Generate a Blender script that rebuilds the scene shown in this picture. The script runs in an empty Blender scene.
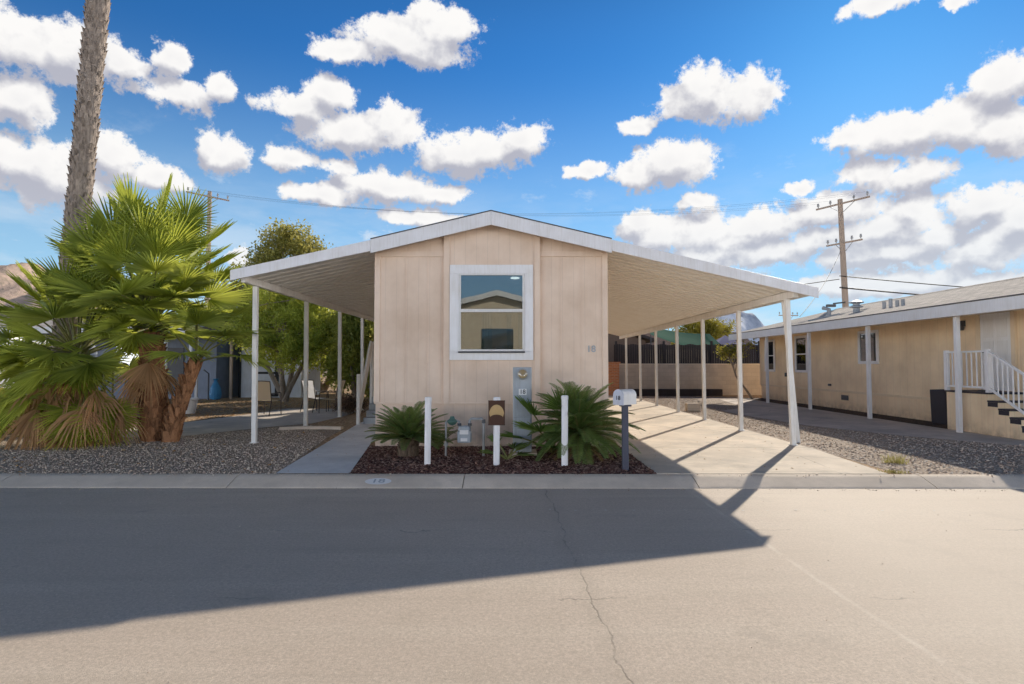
import bpy, math, random
import numpy as np
from mathutils import Vector, Matrix
R = math.radians
rng = random.Random(11)
nr = np.random.default_rng(5)
S = bpy.context.scene
COL = S.collection
ORG = {}          # object -> world origin its vertices are relative to

# ------------------------------------------------------------------ mesh builder
class MB:
    def __init__(self):
        self.v = []; self.f = []; self.n = 0
    def add(self, verts, faces):
        b = self.n
        self.v.extend([tuple(p) for p in verts]); self.n += len(verts)
        self.f.extend([tuple(i + b for i in f) for f in faces])
        return self
    def box(self, x0, x1, y0, y1, z0, z1):
        return self.add([(x0,y0,z0),(x1,y0,z0),(x1,y1,z0),(x0,y1,z0),(x0,y0,z1),(x1,y0,z1),(x1,y1,z1),(x0,y1,z1)],
            [(3,2,1,0),(4,5,6,7),(0,1,5,4),(1,2,6,5),(2,3,7,6),(3,0,4,7)])
    def bar(self, p, q, w, h, up=(0,0,1)):
        p = Vector(p); q = Vector(q); d = (q-p).normalized(); u = Vector(up)
        s = d.cross(u)
        if s.length < 1e-4: s = d.cross(Vector((0,1,0)))
        s.normalize(); u = s.cross(d).normalized()
        vs = []
        for c in (p, q):
            for a, b in ((-1,-1),(1,-1),(1,1),(-1,1)):
                vs.append(c + s*(a*w/2) + u*(b*h/2))
        return self.add(vs, [(3,2,1,0),(4,5,6,7),(0,1,5,4),(1,2,6,5),(2,3,7,6),(3,0,4,7)])
    def prism(self, poly, y0, y1, axis='y'):
        """poly in (x,z) extruded along y, (y,z) along x, or (x,y) along z"""
        n = len(poly); vs = []
        for t in (y0, y1):
            for a, b in poly:
                vs.append({'y': (a,t,b), 'x': (t,a,b), 'z': (a,b,t)}[axis])
        fs = [tuple(range(n))[::-1], tuple(range(n, 2*n))]
        fs += [(i, (i+1) % n, n+(i+1) % n, n+i) for i in range(n)]
        return self.add(vs, fs)
    def tube(self, pts, rad, seg=8, cap=True, jit=0.0):
        pts = [Vector(p) for p in pts]; n = len(pts)
        if not hasattr(rad, '__len__'): rad = [rad]*n
        vs = []; ref = None
        for i, p in enumerate(pts):
            t = (pts[min(i+1,n-1)] - pts[max(i-1,0)]).normalized()
            if ref is None:
                ref = Vector((1,0,0)) if abs(t.x) < 0.8 else Vector((0,1,0))
            s = (ref - t*ref.dot(t)).normalized(); u = t.cross(s); ref = s
            for k in range(seg):
                a = 2*math.pi*k/seg
                r = rad[i]*(1 + (rng.uniform(-jit, jit) if jit else 0))
                vs.append(p + s*math.cos(a)*r + u*math.sin(a)*r)
        fs = []
        for i in range(n-1):
            for k in range(seg):
                k2 = (k+1) % seg
                fs.append((i*seg+k, i*seg+k2, (i+1)*seg+k2, (i+1)*seg+k))
        if cap:
            fs.append(tuple(range(seg))[::-1]); fs.append(tuple((n-1)*seg+k for k in range(seg)))
        return self.add(vs, fs)
    def lathe(self, c, prof, seg=20):
        c = Vector(c); vs = []; n = len(prof)
        for r, z in prof:
            for k in range(seg):
                a = 2*math.pi*k/seg
                vs.append(c + Vector((r*math.cos(a), r*math.sin(a), z)))
        fs = [(i*seg+k, i*seg+(k+1)%seg, (i+1)*seg+(k+1)%seg, (i+1)*seg+k) for i in range(n-1) for k in range(seg)]
        fs.append(tuple(range(seg))[::-1]); fs.append(tuple((n-1)*seg+k for k in range(seg)))
        return self.add(vs, fs)
    def sheet(self, poly, z):
        return self.add([(x, y, z) for x, y in poly], [tuple(range(len(poly)))])
    def npadd(self, V, F):
        return self.add(V.tolist(), F.tolist())

def _link(name, me, parent):
    o = bpy.data.objects.new(name, me); COL.objects.link(o)
    if parent is not None: o.parent = parent
    return o
def part(name, mb, m, parent=None, smooth=False, bevel=0.0, label=None):
    """mesh from world-space vertices, stored relative to its thing's base"""
    if parent is not None: org = ORG[parent]
    else:
        a = np.array(mb.v); org = Vector(((a[:,0].min()+a[:,0].max())/2, (a[:,1].min()+a[:,1].max())/2, a[:,2].min()))
    me = bpy.data.meshes.new(name)
    vs = np.array(mb.v, dtype=float) - np.array(org)
    me.from_pydata(vs.tolist(), [], mb.f); me.validate()
    if isinstance(m, (list, tuple)):
        for q in m: me.materials.append(q)
    else: me.materials.append(m)
    if smooth: me.polygons.foreach_set('use_smooth', [True]*len(me.polygons))
    o = _link(name, me, parent)
    if parent is None: o.location = org
    ORG[o] = Vector(org)
    if bevel:
        b = o.modifiers.new('bevel', 'BEVEL'); b.width = bevel; b.segments = 2; b.limit_method = 'ANGLE'; b.angle_limit = R(40)
    if label: o['label'] = label
    return o
def tag(o, label, cat, group=None):
    o['label'] = label; o['category'] = cat
    if group: o['group'] = group
    return o
def thing(name, label, cat, loc=(0,0,0), group=None):
    o = bpy.data.objects.new(name, None); COL.objects.link(o); o.location = loc; o.empty_display_size = .2
    ORG[o] = Vector(loc)
    return tag(o, label, cat, group)
def struct(name, mb, m, smooth=False, kind='structure'):
    o = part(name, mb, m, smooth=smooth); o['kind'] = kind; return o
def copy_tree(o, loc, rz=0, label=None, sc=None):
    r = o.copy(); COL.objects.link(r); r.location = loc; r.rotation_euler = (0,0,rz)
    if sc: r.scale = (sc,sc,sc)
    if label: r['label'] = label
    for ch in [c for c in o.children]:
        c = ch.copy(); COL.objects.link(c); c.parent = r
        for g in [g for g in ch.children]:
            d = g.copy(); COL.objects.link(d); d.parent = c
    return r
def text_mb(s, size, M):
    """built-in font lettering as mesh, local XY plane mapped by matrix M (centred)"""
    cu = bpy.data.curves.new('t', 'FONT'); cu.body = s; cu.size = size; cu.align_x = 'CENTER'; cu.align_y = 'CENTER'
    cu.extrude = .0015; cu.offset = size*.012
    o = bpy.data.objects.new('t', cu); COL.objects.link(o)
    bpy.context.view_layer.update()
    me = bpy.data.meshes.new_from_object(o.evaluated_get(bpy.context.evaluated_depsgraph_get()))
    mb = MB(); mb.add([M @ v.co for v in me.vertices], [tuple(p.vertices) for p in me.polygons])
    bpy.data.objects.remove(o); bpy.data.curves.remove(cu); bpy.data.meshes.remove(me)
    return mb

# ------------------------------------------------------------------ materials
class NT:
    def __init__(self, name):
        self.m = bpy.data.materials.new(name); self.m.use_nodes = True
        self.t = self.m.node_tree; self.t.nodes.clear()
        self.out = self.n('ShaderNodeOutputMaterial')
        self.pos = self.n('ShaderNodeNewGeometry').outputs['Position']
    def n(self, typ, **kw):
        nd = self.t.nodes.new(typ)
        for k, v in kw.items(): setattr(nd, k, v)
        return nd
    def l(self, a, b): self.t.links.new(a, b)
    def put(self, sock, v):
        if isinstance(v, bpy.types.NodeSocket): self.l(v, sock)
        elif v is not None:
            if sock.type == 'RGBA' and len(v) == 3: v = (*v, 1)
            sock.default_value = v
    def scale(self, s):
        m = self.n('ShaderNodeMapping'); self.l(self.pos, m.inputs['Vector']); m.inputs['Scale'].default_value = s if hasattr(s,'__len__') else (s,s,s)
        return m.outputs[0]
    def noise(self, scale, detail=4, rough=.55, vec=None, dist=0):
        n = self.n('ShaderNodeTexNoise'); self.l(vec if vec is not None else self.pos, n.inputs['Vector'])
        n.inputs['Scale'].default_value = scale; n.inputs['Detail'].default_value = detail
        n.inputs['Roughness'].default_value = rough; n.inputs['Distortion'].default_value = dist
        return n.outputs['Fac']
    def voro(self, scale, feature='F1', out='Distance', vec=None):
        n = self.n('ShaderNodeTexVoronoi', feature=feature); self.l(vec if vec is not None else self.pos, n.inputs['Vector'])
        n.inputs['Scale'].default_value = scale
        return n.outputs[out]
    def mr(self, v, a, b, c=0., d=1., smooth=False):
        n = self.n('ShaderNodeMapRange'); n.clamp = True
        if smooth: n.interpolation_type = 'SMOOTHSTEP'
        self.put(n.inputs[0], v)
        for i, q in enumerate((a,b,c,d)): n.inputs[i+1].default_value = q
        return n.outputs[0]
    def math(self, op, a, b=None, c=None):
        n = self.n('ShaderNodeMath', operation=op); self.put(n.inputs[0], a)
        if b is not None: self.put(n.inputs[1], b)
        if c is not None: self.put(n.inputs[2], c)
        return n.outputs[0]
    def mix(self, f, a, b, mode='MIX'):
        n = self.n('ShaderNodeMix', data_type='RGBA', blend_type=mode)
        self.put(n.inputs[0], f); self.put(n.inputs[6], a); self.put(n.inputs[7], b)
        return n.outputs[2]
    def sep(self):
        n = self.n('ShaderNodeSeparateXYZ'); self.l(self.pos, n.inputs[0]); return n.outputs
    def bump(self, h, strength=.5, dist=.01):
        n = self.n('ShaderNodeBump'); n.inputs['Strength'].default_value = strength; n.inputs['Distance'].default_value = dist
        self.l(h, n.inputs['Height']); return n.outputs[0]
    def bsdf(self, col, rough=.7, metal=0., normal=None, spec=.3):
        n = self.n('ShaderNodeBsdfPrincipled'); self.put(n.inputs['Base Color'], col); self.put(n.inputs['Roughness'], rough)
        n.inputs['Metallic'].default_value = metal; n.inputs['Specular IOR Level'].default_value = spec
        if normal is not None: self.l(normal, n.inputs['Normal'])
        return n.outputs[0]
    def done(self, sh): self.l(sh, self.out.inputs[0]); return self.m

def paint(name, c, rough=.55, dirt=.12, scale=3., metal=0., streak=True, bumpy=.15):
    """painted surface: soft blotches, vertical rain streaks, fine grain"""
    t = NT(name)
    a = t.noise(scale, 5); b = t.noise(9, 4, vec=t.scale((4,4,.35))) if streak else t.noise(scale*6, 3)
    f = t.math('MULTIPLY', t.mr(a, .35, .75), .6); f = t.math('ADD', f, t.math('MULTIPLY', t.mr(b, .45, .8), .6))
    dark = tuple(q*(1-dirt*2.2)*k for q, k in zip(c, (1, .97, .92)))
    col = t.mix(f, c, dark)
    return t.done(t.bsdf(col, rough, metal, t.bump(t.noise(60, 3), bumpy, .004)))
def foliage(name, dark, light, tr=.35, trc=None, rough=.5):
    t = NT(name)
    g = t.n('ShaderNodeNewGeometry')
    f = t.math('MULTIPLY_ADD', g.outputs['Random Per Island'], .6, t.math('MULTIPLY', t.mr(t.noise(1.3, 3), .3, .7), .5))
    col = t.mix(f, dark, light)
    pr = t.bsdf(col, rough, spec=.35 if rough < .7 else .03)
    tl = t.n('ShaderNodeBsdfTranslucent'); t.put(tl.inputs[0], t.mix(.5, col, trc or light))
    mx = t.n('ShaderNodeMixShader'); mx.inputs[0].default_value = tr; t.l(pr, mx.inputs[1]); t.l(tl.outputs[0], mx.inputs[2])
    return t.done(mx.outputs[0])
def bark(name, a, b, sc=(6,6,1.5)):
    t = NT(name); n = t.noise(4, 6, .65, vec=t.scale(sc))
    g = t.n('ShaderNodeNewGeometry')
    col = t.mix(t.mr(n, .35, .68), a, b)
    col = t.mix(t.math('MULTIPLY', g.outputs['Random Per Island'], .5), col, tuple(q*1.6 for q in b))
    return t.done(t.bsdf(col, .9, normal=t.bump(n, .8, .03), spec=.1))

def m_road():
    t = NT('asphalt'); x, y, z = t.sep()
    big = t.noise(.35, 4); mid = t.noise(2.2, 5, .6); fine = t.noise(170, 2, .6)
    sx = t.noise(1.0, 5, .6, vec=t.scale((.16,2.2,1)))
    col = t.mix(t.mr(big, .3, .7), (.68,.56,.45), (.80,.67,.55))
    col = t.mix(t.mr(mid, .45, .72, 0, .5), col, (.60,.50,.39))
    col = t.mix(t.mr(sx, .5, .72, 0, .5), col, (.90,.79,.65))
    col = t.mix(t.mr(t.noise(1.0, 5, .6, vec=t.scale((.22,3.1,2))), .54, .74, 0, .45), col, (.50,.415,.33))
    col = t.mix(t.mr(t.noise(26, 6, .78), .46, .64, 0, .65), col, (.50,.415,.32))
    col = t.mix(t.mr(t.noise(58, 4, .8), .44, .60, 0, .6), col, (.44,.365,.29))
    col = t.mix(t.mr(t.noise(40, 5, .8), .54, .66, 0, .5), col, (.98,.87,.73))
    col = t.mix(t.mr(fine, .35, .7, 0, .5), col, (.48,.40,.315))
    pit = t.mr(t.voro(60), .04, .13, 1, 0)
    col = t.mix(t.math('MULTIPLY', pit, .8), col, (.18,.18,.15))
    ag = t.mr(t.voro(95), .03, .12, 1, 0); col = t.mix(t.math('MULTIPLY', ag, .4), col, (.92,.84,.72))
    # oil spots and scuffs
    col = t.mix(t.mr(t.noise(3.1, 4, .6), .66, .76, 0, .4), col, (.33,.275,.23))
    col = t.mix(t.mr(t.noise(.9, 6, .7), .58, .68, 0, .4), col, (.43,.36,.29))
    col = t.mix(t.mr(x, 1.6, 3.2, 0, .4), col, (.88,.78,.64))  # paler towards the right: sun glare painted into the colour
    # long meandering crack down the lane and a pale patched seam to its right
    w = t.math('MULTIPLY', t.math('SUBTRACT', t.noise(1.1, 6, .6), .5), .35)
    c1 = t.math('ABSOLUTE', t.math('SUBTRACT', t.math('ADD', x, w), t.math('MULTIPLY_ADD', y, -.028, .63)))
    brk = t.mr(t.noise(3, 3), .3, .55, .15, 1)
    c1m = t.math('MULTIPLY', t.mr(c1, .001, .010, .5, 0), brk)
    col = t.mix(t.math('MULTIPLY', t.mr(c1, .01, .12, .25, 0), brk), col, (.40,.34,.27))
    c2 = t.math('ABSOLUTE', t.math('SUBTRACT', t.math('ADD', x, t.math('MULTIPLY', w, .3)), t.math('MULTIPLY_ADD', y, -.02, 2.34)))
    col = t.mix(t.math('MULTIPLY', t.mr(c2, .006, .03, .32, 0), t.mr(t.noise(4,4), .35, .6)), col, (.95,.87,.74))
    # short cross cracks
    wy = t.math('MULTIPLY', t.math('SUBTRACT', t.noise(1.5, 5, .6), .5), .5)
    cy = t.math('ABSOLUTE', t.math('SUBTRACT', t.math('FRACT', t.math('MULTIPLY', t.math('ADD', y, wy), .62)), .5))
    cym = t.math('MULTIPLY', t.mr(cy, .0, .006, .55, 0), t.mr(t.noise(.7, 2), .54, .60))
    cm = t.math('MAXIMUM', c1m, cym)
    col = t.mix(cm, col, (.14,.12,.10))
    h = t.math('SUBTRACT', t.math('SUBTRACT', t.math('MULTIPLY', fine, .5), t.math('MULTIPLY', pit, .6)), cm)
    return t.done(t.bsdf(col, .8, normal=t.bump(h, .5, .008), spec=.2))
def m_concrete(name, c, warm=1., crack=True, grain=1.):
    t = NT(name)
    a = t.noise(.9, 5, .6); b = t.noise(5, 5, .6); f = t.noise(120, 2)
    lo = tuple(q*.72 for q in c); hi = tuple(min(1, q*1.12) for q in c)
    col = t.mix(t.mr(a, .3, .7), lo, hi); col = t.mix(t.mr(b, .45, .75, 0, .5), col, lo)
    col = t.mix(t.mr(f, .35, .65, 0, .35), col, tuple(q*.6 for q in c))
    h = f
    if crack:
        cr = t.voro(.45, 'DISTANCE_TO_EDGE'); m = t.math('MULTIPLY', t.mr(cr, 0, .006, 1, 0), t.mr(t.noise(.8, 2), .48, .56))
        col = t.mix(t.math('MULTIPLY', m, .7), col, tuple(q*.3 for q in c))
        st = t.noise(1.7, 4, .6); col = t.mix(t.mr(st, .55, .72, 0, .45), col, tuple(q*.5 for q in c))
        col = t.mix(t.mr(t.noise(.6, 6, .7), .50, .64, 0, .55), col, tuple(q*.58*k for q, k in zip(c, (.97,1,1.04))))
    return t.done(t.bsdf(col, .85, normal=t.bump(h, .3*grain, .005), spec=.2))
def m_gravel(name, cols, scale=45, dark=.4):
    t = NT(name)
    v = t.n('ShaderNodeTexVoronoi'); t.l(t.pos, v.inputs['Vector']); v.inputs['Scale'].default_value = scale
    bw = t.n('ShaderNodeSeparateColor'); t.l(v.outputs['Color'], bw.inputs[0])
    col = t.mix(bw.outputs[0], cols[0], cols[1]); col = t.mix(t.mr(bw.outputs[1], .7, .9), col, cols[2])
    col = t.mix(t.mr(v.outputs['Distance'], .25, .75, 0, .85), col, tuple(q*dark*.5 for q in cols[0]))
    col = t.mix(t.mr(t.noise(.8, 4), .45, .7, 0, .45), col, tuple(q*.6 for q in cols[1]))
    h = t.math('SUBTRACT', 1, v.outputs['Distance'])
    return t.done(t.bsdf(col, .9, normal=t.bump(h, .9, .02), spec=.15))
def m_stone(name, cols):
    t = NT(name); g = t.n('ShaderNodeNewGeometry')
    cr = t.n('ShaderNodeValToRGB'); t.l(g.outputs['Random Per Island'], cr.inputs[0])
    el = cr.color_ramp.elements; el[0].color = (*cols[0],1); el[1].color = (*cols[-1],1)
    for i, c in enumerate(cols[1:-1]): e = el.new((i+1)/(len(cols)-1)); e.color = (*c,1)
    return t.done(t.bsdf(cr.outputs[0], .9, normal=t.bump(t.noise(90,3), .3, .003), spec=.15))
def m_siding(name, c, groove=.2, streak=.5, dirt_z=None):
    t = NT(name); x, y, z = t.sep()
    # vertical grooves
    xy = t.math('ADD', x, y)
    fr = t.math('ABSOLUTE', t.math('SUBTRACT', t.math('FRACT', t.math('DIVIDE', xy, groove)), .5))
    g = t.mr(fr, .0, .035, 1, 0)
    a = t.noise(1.1, 5, .6); b = t.noise(5, 5, .65, vec=t.scale((3,3,.22)))
    grain = t.noise(20, 4, vec=t.scale((5,5,.3)))
    lo = tuple(q*k for q, k in zip(c, (.80,.76,.72))); hi = tuple(min(.9, q*k) for q, k in zip(c, (1.08,1.10,1.16)))
    col = t.mix(t.mr(a, .35, .7), c, lo); col = t.mix(t.mr(b, .48, .75, 0, streak), col, hi)
    col = t.mix(t.mr(grain, .4, .7, 0, .07), col, tuple(q*.6 for q in c))
    if dirt_z is not None:
        dz = t.math('MULTIPLY', t.mr(z, .1, dirt_z, 1, 0), t.mr(t.noise(6,4), .3, .7))
        col = t.mix(t.math('MULTIPLY', dz, .6), col, (.22,.15,.10))
    col = t.mix(t.math('MULTIPLY', g, .22), col, tuple(q*.35 for q in c))
    h = t.math('SUBTRACT', t.math('MULTIPLY', grain, .25), g)
    return t.done(t.bsdf(col, .75, normal=t.bump(h, .3, .006), spec=.2))
def m_shingle(name, c):
    t = NT(name)
    b = t.n('ShaderNodeTexBrick'); t.l(t.pos, b.inputs['Vector'])
    mp = t.n('ShaderNodeMapping'); t.l(t.pos, mp.inputs[0]); mp.inputs['Rotation'].default_value = (0,0,R(90)); t.l(mp.outputs[0], b.inputs['Vector'])
    b.inputs['Scale'].default_value = 1; b.inputs['Brick Width'].default_value = .3; b.inputs['Row Height'].default_value = .14; b.inputs['Mortar Size'].default_value = .008
    b.inputs['Color1'].default_value = (*c,1); b.inputs['Color2'].default_value = (*[q*.65 for q in c],1); b.inputs['Mortar'].default_value = (*[q*.3 for q in c],1)
    col = t.mix(t.mr(t.noise(70,3), .3,.7,0,.4), b.outputs[0], tuple(q*.6 for q in c))
    return t.done(t.bsdf(col, .95, normal=t.bump(t.noise(80,2), .4, .01), spec=.1))
def m_brick(name, c1, c2, mortar, w=.22, h=.075):
    t = NT(name)
    mp = t.n('ShaderNodeMapping'); t.l(t.pos, mp.inputs[0]); mp.inputs['Rotation'].default_value = (R(90),0,0)
    b = t.n('ShaderNodeTexBrick'); t.l(mp.outputs[0], b.inputs['Vector'])
    b.inputs['Scale'].default_value = 1; b.inputs['Brick Width'].default_value = w; b.inputs['Row Height'].default_value = h; b.inputs['Mortar Size'].default_value = .008
    for k, q in (('Color1',c1),('Color2',c2),('Mortar',mortar)): b.inputs[k].default_value = (*q,1)
    col = t.mix(t.mr(t.noise(2.,5), .4,.7,0,.4), b.outputs[0], tuple(q*.7 for q in c2))
    return t.done(t.bsdf(col, .9, normal=t.bump(t.noise(50,3), .3,.005), spec=.15))
def m_glass(name, refl=.35, tint=(.5,.55,.6)):
    t = NT(name)
    tr = t.n('ShaderNodeBsdfTransparent'); t.put(tr.inputs[0], tint)
    gl = t.n('ShaderNodeBsdfGlossy'); gl.inputs['Roughness'].default_value = .01; t.put(gl.inputs[0], (.9,.95,1))
    t.l(t.bump(t.noise(1.2, 2), .012, .05), gl.inputs['Normal'])
    mx = t.n('ShaderNodeMixShader'); mx.inputs[0].default_value = refl; t.l(tr.outputs[0], mx.inputs[1]); t.l(gl.outputs[0], mx.inputs[2])
    return t.done(mx.outputs[0])
def m_hill(name, a, b, c):
    t = NT(name)
    n = t.noise(.012, 8, .65); n2 = t.noise(.09, 6, .6)
    col = t.mix(t.mr(n, .4, .6), a, b); col = t.mix(t.mr(n2, .5, .68, 0, .8), col, c)
    return t.done(t.bsdf(col, .95, normal=t.bump(n2, .6, 4.), spec=.05))

WHITE = paint('white_paint', (.80,.79,.77), .5, .08)
TRIMW = paint('white_trim', (.88,.87,.87), .5, .06)
BOLL = paint('bollard_paint', (.87,.87,.89), .5, .10)
POSTM = paint('post_paint', (.86,.84,.80), .5, .10)
FASC = paint('fascia_metal', (.86,.85,.86), .4, .08)
CANOPY = paint('canopy_pan', (.92,.89,.83), .45, .06, streak=False)
SIDE = m_siding('peach_siding', (.87,.69,.545), .203, .18, .9)
SIDEP = m_siding('peach_trim', (.88,.70,.555), 5.13, .3)
SKIRT = m_siding('peach_skirting', (.87,.68,.53), .61, .4, .45)
SIDE2 = m_siding('yellow_siding', (.98,.77,.52), .30, .25, .4)
TRIM2 = paint('yellow_trim', (.86,.69,.48), .6, .06)
DOORW = paint('door_white', (.88,.86,.84), .45, .05)
SHING = m_shingle('tan_shingle', (.66,.59,.52))
ROAD = m_road()
KERB = m_concrete('kerb_concrete', (.82,.70,.57), crack=False)
SLAB = m_concrete('slab_concrete', (.82,.71,.57))
WALK = m_concrete('walk_concrete', (.90,.88,.86), crack=False)
PATH = m_concrete('patio_concrete', (.80,.71,.61))
DRIVE2 = m_concrete('drive_concrete', (.74,.64,.55))
GRAV = m_gravel('grey_gravel', ((.50,.39,.30),(.68,.54,.43),(.82,.70,.57)), 42)
GRAVR = m_gravel('tan_gravel', ((.52,.39,.29),(.66,.54,.43),(.78,.70,.61)), 26)
DIRT = m_gravel('dirt_litter', ((.54,.35,.20),(.70,.48,.29),(.80,.60,.38)), 16, .7)
MULCH = m_gravel('dark_mulch', ((.10,.045,.036),(.17,.085,.068),(.26,.15,.12)), 38)
MCHIP = m_stone('mulch_chips', [(.065,.03,.025),(.16,.078,.06),(.23,.12,.095),(.40,.26,.20),(.13,.065,.05)])
STONEG = m_stone('grey_stones', [(.38,.28,.21),(.62,.48,.38),(.72,.60,.48),(.54,.42,.33),(.86,.76,.62)])
STONER = m_stone('tan_stones', [(.34,.23,.16),(.56,.42,.32),(.46,.36,.29),(.62,.52,.42),(.75,.67,.57)])
LITTER = m_stone('leaf_litter', [(.35,.17,.06),(.55,.31,.11),(.62,.42,.2),(.28,.16,.08)])
GREYM = paint('grey_metal', (.43,.47,.51), .45, .12)
DGREY = paint('dark_metal', (.10,.105,.115), .5, .1)
GALV = paint('galvanised_pipe', (.42,.43,.44), .4, .1)
POSTB = paint('slate_paint', (.085,.09,.125), .55, .12)
BROWNS = paint('brown_sign', (.075,.035,.022), .5, .1, streak=False)
TANS = paint('tan_paint', (.52,.36,.17), .6, .1, streak=False)
BLACK = paint('black_ink', (.02,.02,.022), .6, 0)
PLATE = paint('white_label', (.82,.82,.82), .4, .02)
GLASS = m_glass('window_glass', .17, (.5,.55,.55))
GLASSD = m_glass('dark_glass', .25, (.25,.28,.3))
MGLASS = m_glass('meter_glass', .15, (.9,.92,.9))
CURT = paint('curtain', (.62,.6,.55), .9, .1)
BLIND = paint('window_blind', (.36,.37,.40), .8, .1)
INT = paint('interior', (.22,.20,.16), .9, .1)
PALMG = foliage('palm_green', (.03,.085,.015), (.42,.48,.09), .48, (1.,1.,.15))
PALMD = foliage('palm_dead', (.26,.15,.08), (.72,.48,.27), .4, (.95,.6,.28), .8)
PETI = foliage('palm_petiole', (.10,.12,.03), (.26,.24,.08), .1)
CYC = foliage('cycad_green', (.04,.10,.03), (.20,.27,.085), .35, (.6,.7,.16), .4)
CYCD = foliage('cycad_dry', (.16,.09,.04), (.30,.19,.09), .2, None, .8)
JUN = foliage('juniper_green', (.05,.115,.022), (.42,.48,.08), .5, (1.,.95,.16))
OAK = foliage('olive_green', (.055,.085,.022), (.30,.29,.07), .45, (.95,.8,.22))
DKT = foliage('dark_green', (.04,.08,.02), (.30,.32,.06), .45, (.8,.78,.16))
YEL = foliage('yellow_green', (.10,.12,.02), (.42,.36,.05), .4, (.6,.5,.08))
GRASSM = foliage('dry_grass', (.20,.19,.05), (.48,.42,.14), .4)
BRNB = foliage('dry_bush', (.10,.06,.04), (.24,.16,.10), .2)
BARKP = bark('palm_bark', (.095,.075,.06), (.36,.295,.245))
BARKB = bark('boot_bark', (.055,.024,.014), (.40,.20,.10))
BARKC = bark('cycad_bark', (.035,.026,.02), (.15,.11,.08))
BARKT = bark('tree_bark', (.12,.09,.065), (.34,.28,.22))
WOODP = bark('pole_wood', (.24,.185,.145), (.44,.35,.28), (10,10,.6))
HILL = m_hill('hill_brown', (.50,.37,.30), (.64,.47,.36), (.34,.28,.20))  # browns lightened: distance haze put into the base colour
HILLF = m_hill('hill_hazed', (.56,.60,.68), (.64,.66,.72), (.5,.53,.6))  # pale bluish tones: haze painted into the far peak's colour
BLOCKW = m_brick('block_wall', (.66,.56,.45), (.60,.50,.40), (.54,.45,.36), .4, .2)
BRICK = m_brick('red_brick', (.60,.25,.12), (.46,.18,.09), (.45,.38,.3))
DFENCE = paint('dark_fence', (.055,.045,.045), .8, .2)
GREENT = foliage('green_tarp', (.02,.10,.07), (.03,.14,.095), .3, (.05,.25,.16), .9)
TENT = foliage('pale_tent', (.42,.40,.55), (.5,.48,.62), .3, (.6,.58,.7), .9)
BLUEW = paint('bluegrey_siding', (.24,.28,.36), .7, .12)
SHEDW = paint('shed_siding', (.72,.74,.80), .6, .08)
TANW = paint('tan_wall', (.64,.53,.38), .7, .1)
SLING = foliage('sling_tan', (.60,.46,.29), (.64,.5,.33), .3)
SLINGW = foliage('sling_pale', (.68,.66,.64), (.72,.7,.68), .3)
BRONZE = paint('bronze_frame', (.07,.05,.04), .45, .1)
CARW = paint('car_white', (.78,.79,.82), .25, .03, streak=False)
RUBBER = paint('rubber', (.025,.025,.025), .8, .05)
BLUEB = foliage('blue_plastic', (.05,.22,.45), (.10,.35,.6), .2)
BINM = paint('charcoal_plastic', (.05,.045,.055), .6, .1)
WIRE = paint('wire_black', (.03,.03,.032), .6, 0)
def m_lamp():
    t = NT('ceiling_lamp'); e = t.n('ShaderNodeEmission'); t.put(e.inputs[0], (1,.97,.92)); e.inputs[1].default_value = 3.0
    return t.done(e.outputs[0])
LAMPM = m_lamp()

# ------------------------------------------------------------------ setting: ground, road, kerb, yards
YZ = .10
struct('ground', MB().sheet([(-3000,-600),(3000,-600),(3000,6000),(-3000,6000)], -.03), m_gravel('far_ground', ((.28,.21,.15),(.36,.28,.2),(.24,.22,.13)), 2., .9))
struct('road', MB().sheet([(-60,-7.2),(60,-7.2),(60,7.60),(-60,7.60)], 0.), ROAD)
k = MB(); prof = [(7.53,.004),(7.56,.018),(7.80,.094),(7.85,.104),(7.93,.109),(7.93,-.02),(7.53,-.02)]
x = -40.3
while x < 42:
    k.prism([(y, z) for y, z in prof], x+.004, x+3.04, 'x'); x += 3.048
struct('kerb', k, KERB)
struct('yard', MB().box(-70,70,7.935,75,-.02,YZ), DIRT)
struct('opposite_verge', MB().box(-60,60,-40,-7.2,-.02,YZ), GRAV)
struct('gravel_yard', MB().sheet([(-30,7.94),(-3.22,7.94),(-3.80,11.8),(-3.95,13.4),(-5.2,14.4),(-6.0,13.6),(-7.2,11.8),(-9.,11.9),(-30,13)], YZ+.004), GRAV)
struct('gravel_side_yard', MB().sheet([(5.24,7.94),(30,7.94),(30,13),(10.9,13),(10.8,25),(8,27),(5.24,27.5)], YZ+.004), GRAVR)
struct('planting_bed', MB().sheet([(-2.27,7.94),(1.98,7.94),(1.90,10.7),(-2.70,10.7)], YZ+.005), MULCH)
struct('walkway', MB().sheet([(-3.26,7.94),(-2.25,7.94),(-2.70,10.9),(-2.62,22),(-3.8,22),(-3.92,14.6)], YZ+.014), WALK)
sl = MB()
for i, y in enumerate((7.945, 10.4, 13.6, 16.8, 20, 23.2, 26.4)):
    y2 = (10.4,13.6,16.8,20,23.2,26.4,29)[i]
    xr = 5.22
    if i == 0: sl.prism([(1.93,y),(5.05,y),(5.26,y2-.012),(1.90,y2-.012)], YZ-.05, YZ+.016, 'z')
    else: sl.prism([(1.90,y),(xr,y),(xr,y2-.012),(1.90,y2-.012)], YZ-.05, YZ+.016, 'z')
struct('driveway', sl, SLAB)
struct('patio_path', MB().sheet([(-7.0,11.75),(-5.9,13.7),(-5.1,14.6),(-4.9,16.5),(-4.9,19.2),(-7.6,19.4),(-8.0,16.6),(-8.6,14.1),(-9.6,12.6),(-8.6,11.9)], YZ+.010), PATH)
e = MB()
pts = [(-5.35,13.2),(-4.9,13.35),(-4.4,13.4),(-3.95,13.3)]
for a, b in zip(pts, pts[1:]): e.bar((*a, YZ+.03), (*b, YZ+.03), .12, .08)
struct('edging', e, KERB)
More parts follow.
